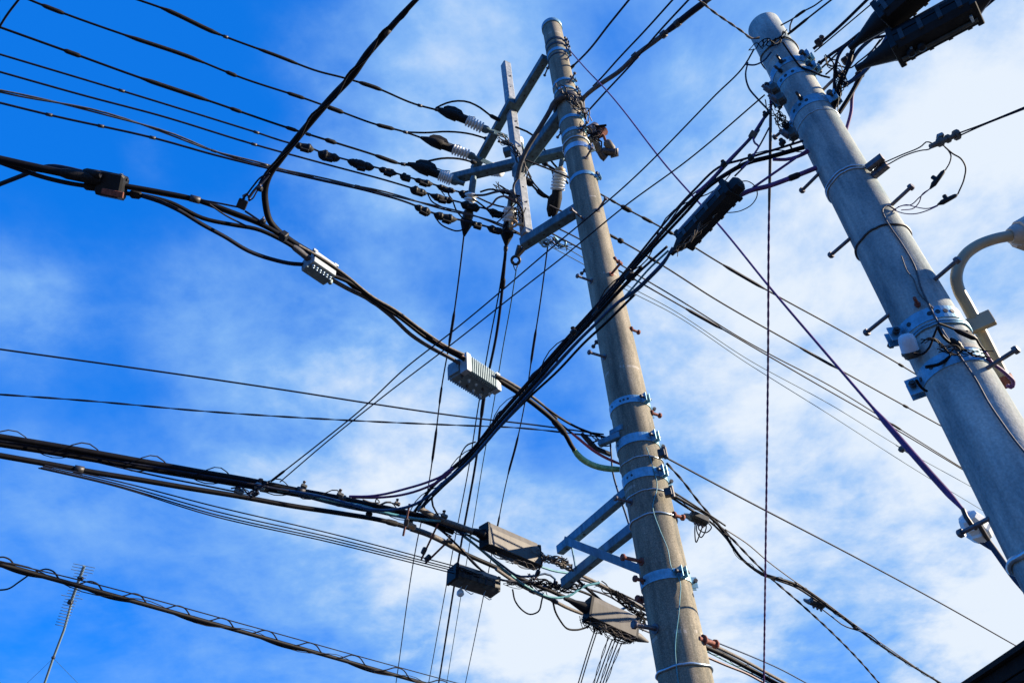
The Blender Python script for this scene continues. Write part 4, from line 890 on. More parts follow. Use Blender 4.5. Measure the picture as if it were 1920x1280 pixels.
cable('pole_lead', 'curved thin lead hanging left of the near pole head', 'cable', [(1402, 118, 4.55), (1398, 140), (1404, 165), (1420, 185), (1440, 206, 4.0)], .0055, 'navy', NG, step=5.)
cable('pole_lead', 'blue lead curving round the near pole below its bare head', 'cable', [(1398, 121, 4.55), (1415, 122), (1432, 114), (1446, 98, 4.5)], .006, 'blue', NG, step=4.)
z = 3.72/rz_(1412, 253); t = thing('junction_box', 'small square junction box on the purple lead left of the near pole', 'junction box', PZ(1412, 253, z)); up = nrm(PZ(1418, 245, z)-PZ(1408, 262, z)); b = MB(); b.box(PZ(1412, 253, z), (nrm(np.cross(up, ray(1412, 253))), 0, up), (.042, .03, .038), .12); b.build('body', 'boxd', t); b = MB(); b.lathe(PZ(1421, 249, z), up, [(0, .004), (.02, .004)], 6); b.build('stub', 'dark', t)
for x, y, h, s_, lb in ((1435, 215, 3.86, .016, 'dark wire clip above the square junction box'), (1467, 268, 3.62, .02, 'dark knotted clip left of the near pole on the bundle'), (1357, 308, 3.5, .018, 'dark cable clip where the purple lead meets the bundle'), (1408, 297, 3.48, .018, 'dark cable clip right of the closure neck'), (1180, 517, 3.32, .03, 'black cable clamp on the bundle right of the tall pole'), (1075, 622, 3.25, .022, 'black round clip on the bundle over the tall pole left side')):
    z = h/rz_(x, y); t = thing('cable_clip', lb, 'clip', PZ(x, y, z), 'dark clips along the bundle'); b = MB(); b.box(PZ(x, y, z), (nrm(np.array([-.5, .5, -.3])), 0, Z), (s_*2, s_*1.5, s_*1.5), .25); b.build('body', 'plastic', t); b = MB(); b.lathe(PZ(x, y, z)-ray(x, y)*.003, Z, [(0, s_*.4), (s_*1.3, s_*.4), (s_*1.3, s_*.65), (s_*1.6, s_*.65)], 7); b.build('screw', 'dark', t)


def closure(px0, px1, z0, z1, w, h, label, m, lidm, drop=0., cone0=0., cone1=0., lid=0, group='cable closures', name='splice_closure', nclip=4, flare=1.):
    """long box-shaped splice closure between two pixels, axis ends at depths z0, z1; cones where cables enter"""
    a, c = PZ(*px0, z0), PZ(*px1, z1); a = a-Z*drop; c = c-Z*drop
    t = thing(name, label, 'splice closure', a, group); T, s_, u = frame(c-a); L = np.linalg.norm(c-a)
    W2, H2 = w/2, h/2
    b = MB(); b.prism(a, c, [(-W2*.7, -H2), (W2*.7, -H2), (W2, -H2*.6), (W2, H2*.0), (-W2, H2*.0), (-W2, -H2*.6)]); b.build('base', m, t)
    if lid:
        k = H2*lid; b = MB(); b.prism(a+T*.004, c-T*.004, [(-W2*1.06, -k), (-W2*1.01, -k*1.02), (W2*1.01, -k*1.02), (W2*1.06, -k), (W2*1.0, H2*.5), (W2*.55, H2*1.1), (-W2*.55, H2*1.1), (-W2*1.0, H2*.5)]); b.build('lid', lidm, t)
    else: b = MB(); b.prism(a+T*.004, c-T*.004, [(-W2*1.05, .003), (W2*1.05, .003), (W2*1.05, H2*.35), (W2*.62, H2*1.1), (-W2*.62, H2*1.1), (-W2*1.05, H2*.35)]); b.build('lid', lidm, t)
    b = MB(); b.box(a-T*.006, (T, s_, u), (.03, w*1.02, h*.98), .12); b.build('end_cap', 'plastic', t)
    b = MB(); b.box(c+T*.006, (T, s_, u), (.03, w*.98, h*.94), .12); b.build('end_cap', m, t)
    if cone0: b = MB(); b.lathe(a, -T, [(0, w*.42), (cone0*.25, w*.38), (cone0, w*.13), (cone0*1.25, w*.12)], 10); b.build('cable_cone', 'plastic', t)
    if cone1: b = MB(); b.lathe(c, T, [(0, w*.40), (cone1*.3, w*.36), (cone1, w*.12), (cone1*1.2, w*.11)], 10); b.build('cable_cone', 'plastic', t)
    for i in range(nclip):
        p = a+T*L*(.12+.76*i/max(1, nclip-1)); 
        for e in (-1, 1): b = MB(); b.box(p-u*H2*.2+s_*W2*e, (T, s_, u), (.022, .012, h*.5), .1); b.build('clip', 'dark', t)
    return t, a, c, T, s_, u


def tangle(t, pts, n, r, m, seed, jit=8., z=5.):
    rn = random.Random(seed)
    b = MB()
    for i in range(n):
        i0 = rn.randrange(len(pts)-1); a, c = pts[i0], pts[i0+1]; k = []
        for f in np.linspace(-.2, 1.2, 5): k.append((a[0]+(c[0]-a[0])*f+rn.uniform(-jit, jit), a[1]+(c[1]-a[1])*f+rn.uniform(-jit, jit)))
        dz = rn.uniform(-.06, .06); b.tube(path([(*k[0], -z-dz)]+k[1:-1]+[(*k[-1], -z+dz)], 3.)[0], r, 4)
    o = b.build('wire_tangle', m, t); o['kind'] = 'stuff'; return o


zc0, zc1 = 3.36/rz_(1366, 354), 3.32/rz_(1282, 443)
t, a, c, T, s_, u = closure((1366, 352), (1283, 442), zc0, zc1, .115, .12, 'black closure with blue sheen on the bundle between the two poles', 'plastic', 'cap', .03, .0, .10)
b = MB(); b.box(a-T*.035-Z*.01, (T, s_, u), (.09, .07, .09), .2); b.build('neck', 'plastic', t)
tangle(t, [(1375, 375), (1340, 400), (1300, 440), (1270, 470)], 14, .0025, 'rope', 5, 7, (zc0+zc1)/2-.06)
# two big closures right of the near pole head
t, *_q = closure((1662, 30), (1745, -45), 4.15, 4.0, .155, .16, 'large black closure at the top edge, cut off by the frame', 'plastic', 'plastic', .0, .18, .1)
t, a, c, T, s_, u = closure((1682, 88), (1822, 12), 4.1, 3.9, .155, .16, 'longest black closure, right of the near pole head', 'plastic', 'plastic', .0, .17, .08)
b = MB(); b.tube([a-u*.085+s_*-.02, c-u*.085+s_*-.02], .012, 6); b.build('rail', 'boxd', t)
for i, f in enumerate((.16, .94)):
    b = MB(); b.box(a+T*np.linalg.norm(c-a)*f-u*.08, (T, s_, u), (.012, .05, .03), .1); b.build('clasp', 'strap', t)
for f in (.05, .10): b = MB(); b.lathe(a+T*f-u*.07, -u, [(0, .02), (.035, .022), (.04, .012)], 8); b.build('plug', 'plastic', t)
XG = 'cables at the head of the near pole'
def hc(lb, pts, r, m='navy', h0=4.35, h1=4.35, **k): cable('head_cable', lb, 'cable', [(*pts[0], h0)]+pts[1:-1]+[(*pts[-1], h1)], r, m, XG, step=6., **k)
hc('kinked lead with a small bulge nearest the bare pole head', [(1464, 48), (1486, 36), (1506, 22), (1527, 11), (1546, -3)], .005, 'navy', 4.6, 4.5, sleeves=((1490, 1515, 1.8),))
hc('curl joining the kinked lead to the pole', [(1487, 35), (1482, 46), (1481, 62)], .005, 'navy', 4.55, 4.5)
hc('straight blue lead just right of the kinked one', [(1477, 65), (1523, 28), (1564, -4)], .006, 'navy', 4.5, 4.45, sleeves=((1518, 528, 1.5),))
hc('thick straight blue cable running up right from the upper bands', [(1525, 92), (1562, 61), (1630, -4)], .010, 'navy', 4.4, 4.4)
hc('thin line parallel to the thick straight blue cable', [(1527, 98), (1648, -4)], .0045, 'navy', 4.4, 4.4)
hc('cable forking left from the first closure cone to the bands', [(1613, 62), (1584, 85), (1560, 101), (1534, 121)], .010, 'navy', 4.25, 4.3)
hc('second thinner fork below the one to the bands', [(1580, 90), (1560, 110), (1538, 130)], .006, 'navy', 4.25, 4.3)
hc('black cable from the first closure cone down behind the pole', [(1612, 66), (1598, 96), (1591, 120), (1582, 142), (1572, 166), (1566, 200)], .014, 'black', 4.25, 3.9)
hc('cable looping from the longest closure over and down', [(1688, 62), (1648, 70), (1615, 75), (1588, 84), (1573, 103), (1566, 131), (1564, 168)], .009, 'navy', 4.2, 4.0)
hc('blue cable from the top edge down between the closures', [(1716, -4), (1687, 40), (1637, 71), (1608, 98), (1593, 122), (1580, 142)], .012, 'blue', 4.3, 4.1)
hc('teal sheened cable along the first closure down to the dark knot', [(1713, -3), (1684, 44), (1665, 68), (1643, 105), (1622, 133), (1582, 162)], .013, 'blue', 4.28, 4.0)
hc('black cable from the longest closure cone to the pole side', [(1667, 92), (1638, 116), (1621, 133), (1606, 158), (1590, 186), (1573, 212)], .013, 'black', 4.2, 3.85)
hc('purple brown cable dropping behind the pole, rightmost', [(1616, 138), (1604, 158), (1598, 180), (1596, 208), (1586, 246)], .010, 'purple', 4.1, 3.75)
hc('wavy thin lead weaving between the head cables', [(1655, 72), (1632, 98), (1610, 116), (1594, 128), (1570, 124), (1548, 140)], .005, 'navy', 4.2, 4.1)
hc('thin lead crossing low behind the upper step bolt', [(1650, 75), (1625, 110), (1598, 148), (1566, 165)], .005, 'navy', 4.2, 4.0)
hc('dark cable leaving the longest closure for the right edge', [(1802, 42), (1834, 22), (1866, -4)], .011, 'navy', 4.0, 3.9)
hc('blue cable along the underside of the longest closure', [(1712, 108), (1760, 72), (1800, 43)], .012, 'navy', 4.02, 3.97)
for x, y, h, lb in ((1585, 114, 4.2, 'dark clamp on the cables below the first closure'), (1612, 140, 4.1, 'dark clamp knotting the cables of the longest closure'), (1535, 80, 4.4, 'dark clamp beside the upper pole bands'), (1532, 128, 4.3, 'round dark clamp beside the lower upper band'), (1562, 180, 4.0, 'coiled dark clamp beside the holed band')):
    z = h/rz_(x, y); t = thing('cable_clamp', lb, 'clamp', PZ(x, y, z), 'dark clamps at the head of the near pole'); b = MB(); b.box(PZ(x, y, z), (nrm(np.array([.4, .5, -.5])), 0, Z), (.05, .04, .035), .2); b.build('jaw', 'dark', t); b = MB(); b.lathe(PZ(x, y, z)-ray(x, y)*.006, nrm(np.array([.5, -.4, .6])), [(0, .010), (.035, .010), (.035, .016), (.045, .016)], 7); b.build('screw', 'bolt', t)
for x, y, lb in ((1452, 168, 'bulky dark clamp on the left of the near pole, upper'), (1464, 186, 'bulky dark clamp on the left of the near pole, lower'), (1486, 252, 'dark clamp left of the near pole above the bundle')):
    p = PB.surf(x+14, y, .03); t = thing('side_clamp', lb, 'clamp', p, 'bulky clamps left of the near pole'); zz_ = depth(p); b = MB(); b.box(PZ(x, y, zz_), (PB.rt, PB.tc, Z), (.055, .06, .075), .2); b.build('jaw', 'boxd', t)
    b = MB(); b.lathe(PZ(x-6, y+5, zz_), nrm(np.array([-.6, -.4, .3])), [(0, .018), (.05, .018), (.05, .011), (.07, .011)], 8); b.build('screw', 'bolt', t)
    b = MB(); b.tube([PZ(x+4, y+10, zz_), PZ(x-4, y+22, zz_), PZ(x+2, y+34, zz_)], .006, 5); b.build('tail', 'black', t)
# wire wrap on the bare head
t = thing('head_wrap', 'wire wrap with tangled ends round the bare head of the near pole', 'wire wrap', PB.ax(4.5)); b = MB(); hw = PB.hh(1450, 80)
b.tube([PB.at(hw+.02*math.sin(a/20.), a, .006) for a in np.linspace(0, 360, 50)], .005, 5, False); b.build('wire', 'rope', t)
tangle(t, [(1414, 88), (1432, 82), (1452, 78), (1475, 62)], 9, .0035, 'black', 11, 7, depth(PB.surf(1445, 80))-.05)
cable('pole_lead', 'dark lead trailing across the near pole face from the head wrap', 'cable', [(1468, 80, -4.95), (1478, 95), (1490, 112), (1502, 126), (1522, 134), (1540, 142), (1556, 146, -4.7)], .006, 'black', NG, step=5.)
# ------------------------------------------------------------------ lower left strand: cables, closures, rods
SG2 = 'cables of the lower left strand'
def sc2(lb, pts, r, m='black', h0=3.15, h1=3.1, **k): return cable('strand_cable', lb, 'cable', [(*pts[0], h0)]+pts[1:-1]+[(*pts[-1], h1)], r, m, SG2, **k)
sc2('topmost lashed black cable of the lower left strand, with arched loops', [(-4, 818), (117, 838), (262, 864), (379, 885), (466, 900), (554, 918), (640, 934), (700, 947), (770, 962), (826, 976), (870, 992), (908, 1004)], .021, 'black', lash=(.055, .44, .0045), ties=(560, 640))
sc2('second lashed black cable close under the topmost one', [(-4, 832), (73, 844), (175, 861), (262, 876), (379, 896), (466, 911), (554, 926), (640, 942), (720, 960), (800, 978), (850, 998)], .019, 'black', lash=(.032, .5, .004), ties=(500, 690))
sc2('thin dark cable squeezed between the two lashed ones', [(-4, 826), (117, 846), (262, 871), (379, 891), (466, 906), (554, 923), (600, 931)], .010, 'navy')
sc2('lowest thick cable of the lower left strand, running on to the lowest grey closure', [(-4, 853), (87, 869), (175, 885), (262, 899), (350, 914), (437, 928), (554, 949), (640, 962), (720, 976), (770, 990), (818, 1009), (869, 1036), (925, 1061), (981, 1086), (1037, 1109), (1074, 1126), (1098, 1136)], .020, 'black', sleeves=((716, 745, 1.3),), ties=(150,))
sc2('thin line dipping below the second lashed cable', [(150, 858), (200, 870), (300, 893), (380, 909), (440, 921)], .006, 'navy')
sc2('teal sheened cable emerging along the strand middle', [(520, 918), (560, 924), (620, 938), (680, 948), (720, 960), (780, 972), (826, 976)], .011, 'teal')
sc2('dark blue cable under the strand middle', [(560, 926), (620, 942), (680, 955), (740, 962), (800, 975), (850, 990), (870, 1002)], .014, 'blue')
sc2('grey wrapped strand end past the bundle foot', [(786, 952), (806, 964), (826, 974), (857, 985), (885, 995)], .024, 'rope')
sc2('grey wrapped strand of the lower cable past the bundle foot', [(770, 990), (800, 1000), (834, 1016), (869, 1034)], .024, 'rope')
sc2('upper strand wire from the long grey closure past the bracket to the tall pole', [(1004, 1036), (1036, 1050), (1066, 1067), (1094, 1080), (1139, 1102), (1178, 1124), (1212, 1142)], .016, 'rope')
sc2('pale teal cable crossing below the long grey closure', [(826, 970), (860, 992), (897, 1014), (953, 1038), (1009, 1060), (1040, 1070), (1066, 1074)], .010, 'teal')
sc2('pale teal cable looping deep under the bracket', [(850, 988), (880, 1012), (911, 1038), (953, 1074), (998, 1105), (1037, 1120), (1066, 1117), (1094, 1099), (1124, 1092)], .011, 'teal')
sc2('deep blue cable dipping between the closures', [(798, 974), (830, 996), (857, 1021), (897, 1064), (930, 1084), (972, 1090), (1010, 1092)], .009, 'navy')
sc2('blue cable winding under the long grey closure, ending looped', [(868, 1004), (900, 1028), (940, 1058), (975, 1080), (1000, 1079), (1028, 1076), (1041, 1086), (1036, 1099), (1018, 1098)], .010, 'blue')
sc2('blue cable diving below the strand to the dark closure', [(860, 1028), (885, 1050), (905, 1070), (940, 1086), (975, 1092), (1015, 1094)], .009, 'navy')
sc2('black cable below the lower strand leading into the lowest closure', [(930, 1066), (975, 1096), (1008, 1112), (1037, 1125), (1062, 1138), (1092, 1150)], .017, 'rope', ties=(1000, 1040))
sc2('black lead drooping in a loop left of the lowest closure', [(961, 1104), (966, 1126), (978, 1142), (994, 1151), (1009, 1146), (1016, 1124), (1019, 1112)], .008, 'navy', step=5.)
sc2('thick black lead hanging into the lowest closure from the strand', [(1037, 1128), (1041, 1145), (1050, 1162), (1064, 1178), (1082, 1180), (1104, 1174)], .010, 'black', step=5.)
sc2('long black cable stretched from the bracket tip behind the lowest closure', [(1080, 1085), (1100, 1102), (1130, 1128), (1162, 1155), (1196, 1178)], .016, 'black')
sc2('teal wrapped cable beside the tall pole behind the lowest closure', [(1160, 1144), (1178, 1137), (1196, 1135), (1212, 1137)], .012, 'teal')
for i, (lb, pts) in enumerate((('uppermost thin cable in the fan between bracket and tall pole', [(1078, 1072), (1110, 1086), (1150, 1106), (1185, 1122), (1212, 1136)]),
                               ('second thin cable in the fan between bracket and tall pole', [(1070, 1080), (1110, 1092), (1150, 1112), (1180, 1130), (1214, 1146)]),
                               ('third thin cable in the fan between bracket and tall pole', [(1060, 1088), (1105, 1104), (1140, 1116), (1180, 1140), (1216, 1154)]),
                               ('sagging thin cable low in the fan beside the tall pole', [(1050, 1096), (1100, 1112), (1140, 1132), (1175, 1150), (1218, 1162)]),
                               ('lowest grey cable of the fan ending by the big step bolt', [(1178, 1166), (1196, 1176), (1220, 1186)]))):
    sc2(lb, pts, .009+.003*(i % 2), ('black', 'grey', 'navy')[i % 3])
for i, (x, y) in enumerate(((1140, 1106), (1156, 1114), (1168, 1120), (1178, 1127))):
    pass
# right-hand continuation of the strand, past the tall pole
for lb, pts, r, m in (('upper bright cable of the strand leaving the tall pole to the bottom edge', [(1310, 1197), (1350, 1215), (1400, 1240), (1440, 1262), (1480, 1284)], .014, 'rope'),
                      ('black lashed cable of the strand leaving the tall pole to the bottom edge', [(1308, 1206), (1350, 1224), (1400, 1250), (1462, 1284)], .020, 'black'),
                      ('thin blue cable of the strand leaving the tall pole, topmost', [(1312, 1190), (1350, 1206), (1400, 1226), (1460, 1252), (1520, 1284)], .006, 'blue'),
                      ('copper tinted cable of the strand leaving the tall pole, lowest', [(1318, 1228), (1360, 1246), (1400, 1262), (1440, 1284)], .010, 'pink'),
                      ('thin teal cable between the others leaving the tall pole', [(1312, 1214), (1360, 1238), (1420, 1268), (1450, 1284)], .006, 'teal')):
    cable('strand_cable', lb, 'cable', [(*pts[0], 2.2)]+pts[1:-1]+[(*pts[-1], 2.05)], r, m, 'strand continuing right of the tall pole', lash=(.032, .3, .003) if m == 'black' else None)
LW = 'four thin lines below the lower left strand'
for i, (y0, ya, y1, lb) in enumerate(((872, 948, 1060, 'topmost of the four thin lines ending at the dark closure'), (874, 957, 1065, 'second of the four thin lines ending at the dark closure'), (876, 963, 1069, 'third of the four thin lines ending at the dark closure'), (877, 967, 1074, 'lowest of the four thin lines ending at the dark closure'))):
    cable('drop_line', lb, 'cable', [(84-4*i, y0, 3.12), (210, y0+(ya-y0)*.36), (400, ya), (620, ya+(y1-ya)*.46), (850, y1, 2.95)], .0048, 'navy', LW)
zg0, zg1 = 3.1/rz_(905, 1008), 3.1/rz_(1006, 1042)
t, a, c, T, s_, u = closure((910, 1006), (1005, 1046), zg0, zg1, .115, .215, 'long dusty grey closure with slanting shadows left of the bracket', 'plastic', 'boxg', -.01, .17, .05, lid=.9, nclip=0)
tangle(t, [(930, 1040), (960, 1052), (1000, 1064)], 10, .003, 'rope', 21, 5, zg0)
zd0, zd1 = 2.95/rz_(845, 1080), 2.9/rz_(930, 1105)
t, a, c, T, s_, u = closure((850, 1076), (926, 1100), zd0, zd1, .165, .15, 'dark green black closure hung on four thin lines', 'boxd', 'boxd', .0, 0, 0, nclip=5)
for f in (.3, .75):
    p = a+T*np.linalg.norm(c-a)*f-u*.08; b = MB(); b.tube([p+s_*.04, p-u*.03, p+T*.06-u*.05, p+T*.10-u*.02-s_*.03], .004, 5); b.build('wire_hook', 'strap', t)
tangle(t, [(862, 1066), (895, 1078), (925, 1092)], 6, .004, 'black', 8, 5, zd0-.08)
z = zd0; t = thing('drop_insulator', 'tiny pale insulator hanging under the dark closure', 'insulator', PZ(864, 1110, z)); b = MB(); b.lathe(PZ(863, 1104, z), -Z, [(0, .012), (.02, .03), (.045, .034), (.06, .022), (.065, .01)], 10); b.build('body', 'cer', t); b = MB(); b.tube([PZ(872, 1090, z), PZ(866, 1096, z), PZ(863, 1106, z)], .005, 5); b.build('hook', 'strap', t)
zl0, zl1 = 2.75/rz_(1100, 1140), 2.6/rz_(1190, 1180)
t, a, c, T, s_, u = closure((1104, 1142), (1188, 1180), zl0, zl1, .13, .22, 'lowest grey closure trailing many wires, against the tall pole', 'plastic', 'boxg', .0, .2, 0, nclip=0, lid=.86)
b = MB(); b.lathe(c-u*.05, T, [(0, .045), (.06, .04), (.16, .008)], 10); b.build('cable_cone', 'boxg', t)
tangle(t, [(1100, 1166), (1125, 1178), (1160, 1194), (1182, 1198)], 34, .0032, 'black', 31, 10, zl0-.04)
tangle(t, [(1108, 1168), (1135, 1178), (1180, 1194)], 16, .0026, 'rope', 33, 7, zl0-.1)
DG = 'fine drop wires under the lowest grey closure'
for i, (x0, y0, x1, tw, lb) in enumerate(((1116, 1178, 1083, 0, 'leftmost fine drop wire under the lowest grey closure'), (1121, 1178, 1088, 0, 'second fine drop wire under the lowest grey closure'), (1141, 1194, 1112, 1, 'wavy fine drop wire, third under the lowest closure'), (1148, 1198, 1117, 0, 'straight fine drop wire, fourth under the lowest closure'), (1154, 1198, 1124, 1, 'wavy fine drop wire, fifth under the lowest closure'), (1160, 1200, 1129, 0, 'straight fine drop wire, sixth under the lowest closure'), (1166, 1204, 1134, 1, 'rightmost wavy drop wire under the lowest closure'))):
    cable('drop_line', lb, 'cable', [(x0, y0, 2.6), ((x0*2+x1)/3-.5, y0+(1284-y0)*.33), (x1, 1284, 2.3)], .006 if not tw else .004, 'navy', DG, axis=1, twist=(.007, .35) if tw else None, step=5.)
# tangled ties where the strand meets the bracket
for pts, n_, seed, lb, m in (([(1010, 1038), (1030, 1048), (1052, 1052), (1064, 1062)], 26, 41, 'pale wire tangle binding the strand to the upper bracket arm', 'rope'), ([(1005, 1086), (1035, 1098), (1060, 1104), (1085, 1100)], 20, 43, 'dark wire tangle below the lower bracket arm', 'black'), ([(1130, 1100), (1165, 1122), (1200, 1150), (1205, 1170)], 26, 47, 'dark tangle of wires left of the tall pole behind the lowest closure', 'black'), ([(960, 1092), (990, 1098), (1015, 1110)], 12, 53, 'loose black wire ends right of the dark closure', 'black'), ([(490, 915), (475, 925), (450, 920)], 8, 57, 'thin wires round the pale clamps on the lower left strand', 'navy')):
    z = 3.05/rz_(*pts[1]); rn = random.Random(seed); b = MB()
    for i in range(n_):
        i0 = rn.randrange(len(pts)-1); (x0, y0), (x1, y1) = pts[i0], pts[i0+1]; k = [(x0+(x1-x0)*f+rn.uniform(-9, 9), y0+(y1-y0)*f+rn.uniform(-8, 8)) for f in np.linspace(-.3, 1.3, 5)]
        dz = rn.uniform(-.1, .1); b.tube(path([(*k[0], -z-dz)]+k[1:-1]+[(*k[-1], -z+dz)], 3.)[0], rn.choice((.003, .004, .006)), 5)
    tag(b.build('wire_tangle', m), lb, 'wires', None, 'stuff')
# spacer rods and clips on the strand
for a, c, k_, lb in (((768, 944), (756, 1004), (762, 978), 'pinkish spacer rod standing across the strand at the bundle foot'), ((822, 980), (790, 1048), (795, 1032), 'long reddish spacer rod slanting down from the strand'), ((834, 1020), (797, 1056), (802, 1045), 'reddish spacer rod hooked below the lower cable'), ((1018, 1050), (1003, 1085), (1008, 1074), 'thin dark rod tying the two strands left of the bracket')):
    z = 3.1/rz_(*a); t = thing('spacer_rod', lb, 'rod', PZ(*a, z), 'spacer rods on the lower left strand'); b = MB(); b.tube([PZ(*a, z), PZ(*c, z)], .009, 6); b.build('rod', 'rust' if 'red' in lb else 'pink', t)
    b = MB(); b.box(PZ(*k_, z), (nrm(PZ(*c, z)-PZ(*a, z)), 0, Z), (.06, .035, .035), .2); b.build('hook', 'dark', t)
for x, y, s_, m, lb in ((448, 921, .03, 'alu', 'pale grey clamp on the lower cable left of the thin slanting pair'), (487, 912, .032, 'alu', 'pale grey clamp between the strand cables under the slanting pair'), (474, 924, .02, 'boxd', 'small dark clip right of the pale clamp'), (570, 911, .02, 'boxd', 'stubby grey clip on top of the strand'), (638, 927, .022, 'boxd', 'dark clip on the strand where the slack cables join'), (745, 944, .02, 'rope', 'tiny box clip above the strand near the bundle foot'), (692, 963, .022, 'plastic', 'black clip hanging under the strand'), (833, 967, .024, 'boxd', 'dark clip on the strand right of the bundle foot'), (843, 1014, .024, 'boxd', 'dark clip on the lower cable above the reddish rod'), (772, 986, .032, 'tan', 'tan curved saddle at the bundle foot'), (1044, 1100, .028, 'boxd', 'dark clamp under the lower bracket arm')):
    z = 3.12/rz_(x, y); t = thing('strand_clamp', lb, 'clamp', PZ(x, y, z), 'clamps on the lower left strand'); b = MB(); b.box(PZ(x, y, z), (T, 0, Z), (s_*2.4, s_*1.4, s_*1.3), .2); b.build('body', m, t); b = MB(); b.lathe(PZ(x, y-1, z)-ray(x, y)*.004, Z, [(0, s_*.35), (s_*1.4, s_*.35), (s_*1.4, s_*.6), (s_*1.8, s_*.6)], 7); b.build('bolt', 'bolt', t)
cable('looped_lead', 'small pale wire ring with pigtails over the strand', 'cable', [(680, 936, HS), (700, 942), (712, 941), (706, 935), (704, 942), (712, 946), (725, 942), (745, 944, HS)], .005, 'rope', step=3.)

# ------------------------------------------------------------------ cables leaving the tall pole to the right, with taps
EG = 'black cables sagging right from the tall pole'
for lb, pts, r, m in (('main black cable sagging right from the tall pole to the bottom edge', [(1254, 924), (1290, 944), (1330, 968), (1352, 990), (1372, 1022), (1392, 1048), (1428, 1074), (1455, 1083), (1490, 1094), (1520, 1112), (1560, 1142), (1612, 1181), (1660, 1215), (1770, 1284)], .014, 'black'),
                      ('second black cable under the main one right of the tall pole', [(1256, 930), (1290, 952), (1332, 978), (1360, 1006), (1385, 1040), (1428, 1076), (1458, 1087), (1488, 1098), (1530, 1124), (1572, 1152)], .011, 'black'),
                      ('thin upper black cable from the tall pole to the first tap', [(1256, 918), (1282, 934), (1310, 952), (1335, 968), (1360, 985)], .008, 'black'),
                      ('thin bright strand parallel to the main cable on the right', [(1360, 992), (1400, 1018), (1440, 1052), (1480, 1082), (1530, 1116), (1600, 1168), (1700, 1238), (1766, 1284)], .006, 'rope'),
                      ('blue drop cable from the second tap joining the main cable', [(1540, 1140), (1562, 1157), (1582, 1172), (1605, 1180), (1630, 1188), (1650, 1205)], .008, 'blue')):
    ex = 3.25 if pts[0][0] < 1300 else 3.2
    cable('service_cable', lb, 'cable', [(*pts[0], ex)]+pts[1:-1]+[(*pts[-1], 2.9 if pts[-1][0] > 1600 else 3.15)], r, m, EG, lash=(.022, .5, .003) if 'main' in lb and r > .012 else None, ties=(1490, 1570, 1600) if r > .012 else ())
for x, y, lb in ((1310, 972, 'tap with three wire loops under it, right of the tall pole'), (1532, 1130, 'second tap, farther down the sagging cable on the right')):
    z = 3.2/rz_(x, y); T = nrm(PZ(x+20, y+10, z)-PZ(x-20, y-8, z)); t = thing('line_tap', lb, 'tap', PZ(x, y, z), 'taps on the sagging cable'); b = MB(); b.box(PZ(x, y, z), (T, 0, Z), (.17, .10, .07), .2); b.build('body', 'boxd', t)
    b = MB(); b.lathe(PZ(x-14, y-2, z), -T, [(0, .03), (.05, .022), (.07, .012)], 8); b.build('gland', 'alu', t)
    for i in range(3): b = MB(); b.lathe(PZ(x-8+7*i, y+3+3*i, z), -Z, [(0, .012), (.035, .012), (.04, .006)], 7); b.build('port', 'bolt', t)
    if x < 1400:
        for i, (dx, dy) in enumerate(((-3, 34), (6, 30), (16, 26))): b = MB(); b.tube(path([(x-6+4*i, y+4, -z), (x-6+dx*.4, y+dy*.75), (x-2+dx, y+dy+10-5*i), (x+8+dx, y+dy*.6), (x+10+4*i, y+8, -z)], 3.)[0], .0055, 5); b.build('wire_loop', 'black', t)
# earth wire on the tall pole, line on the near pole: follow the shaft
def onshaft(P, pts, d, r, m, name, lb):
    q = []
    XY = path([(*pts[0], -5)]+list(pts[1:-1])+[(*pts[-1], -5)], 5.)[1]
    b = MB(); b.tube([P.surf(x, y, d) for x, y in XY], r, 6); o = b.build(name, m); return tag(o, lb, 'cable')
onshaft(PA, [(1212, 838), (1222, 868), (1232, 912), (1224, 950), (1236, 990), (1252, 1030), (1260, 1066), (1273, 1084), (1274, 1130), (1266, 1215), (1272, 1284)], .012, .0042, 'teal', 'earth_wire', 'thin pale wire wandering down the lower face of the tall pole')
onshaft(PB, [(1680, 394), (1662, 386), (1655, 392), (1660, 410), (1668, 424), (1690, 456), (1716, 502), (1727, 540), (1745, 578), (1764, 614), (1800, 668), (1830, 712), (1852, 752), (1880, 794), (1905, 828), (1930, 858)], .010, .0042, 'grey', 'earth_wire', 'thin grey cable running down the face of the near pole')
onshaft(PB, [(1690, 480), (1702, 510), (1712, 522), (1722, 548), (1738, 566), (1750, 578)], .008, .0028, 'rope', 'earth_wire', 'second thin wire bowed beside the grey cable on the near pole')

# ------------------------------------------------------------------ street lamp and small gear on the near pole
zL = 3.62
t = thing('street_lamp', 'cream street lamp arm curving up from the near pole to a lamp head', 'street lamp', PZ(1880, 705, zL))
arm_px = [(1884, 712), (1868, 680), (1848, 640), (1830, 604), (1812, 570), (1798, 544), (1793, 522), (1797, 500), (1810, 478), (1832, 461), (1862, 449), (1900, 441)]
P, XY = path([(*arm_px[0], -3.58)]+[(x, y, -3.62) if i == 2 else (x, y) for i, (x, y) in enumerate(arm_px[1:-1])]+[(*arm_px[-1], -3.72)], 6.)
b = MB(); b.tube(P, .026, 14); b.build('arm', 'cream', t)
b = MB(); e = P[0]; T = nrm(P[0]-P[3]); b.lathe(e, T, [(-.02, .034), (.02, .036), (.035, .030), (.035, .018), (.02, .016)], 14); b.build('pipe_end', 'rust', t)
p = PZ(1838, 604, 3.59); b = MB(); b.box(p, (PB.rt, PB.tc, Z), (.11, .03, .075), .08); b.build('bracket_plate', 'cream', t)
hd = nrm(P[-1]-P[-4]); c0 = P[-1]; _, s_, u_ = frame(hd)
b = MB(); b.lathe(c0-hd*.02, hd, [(0, .034), (.03, .05), (.05, .055)], 14); b.build('collar', 'lampg', t)
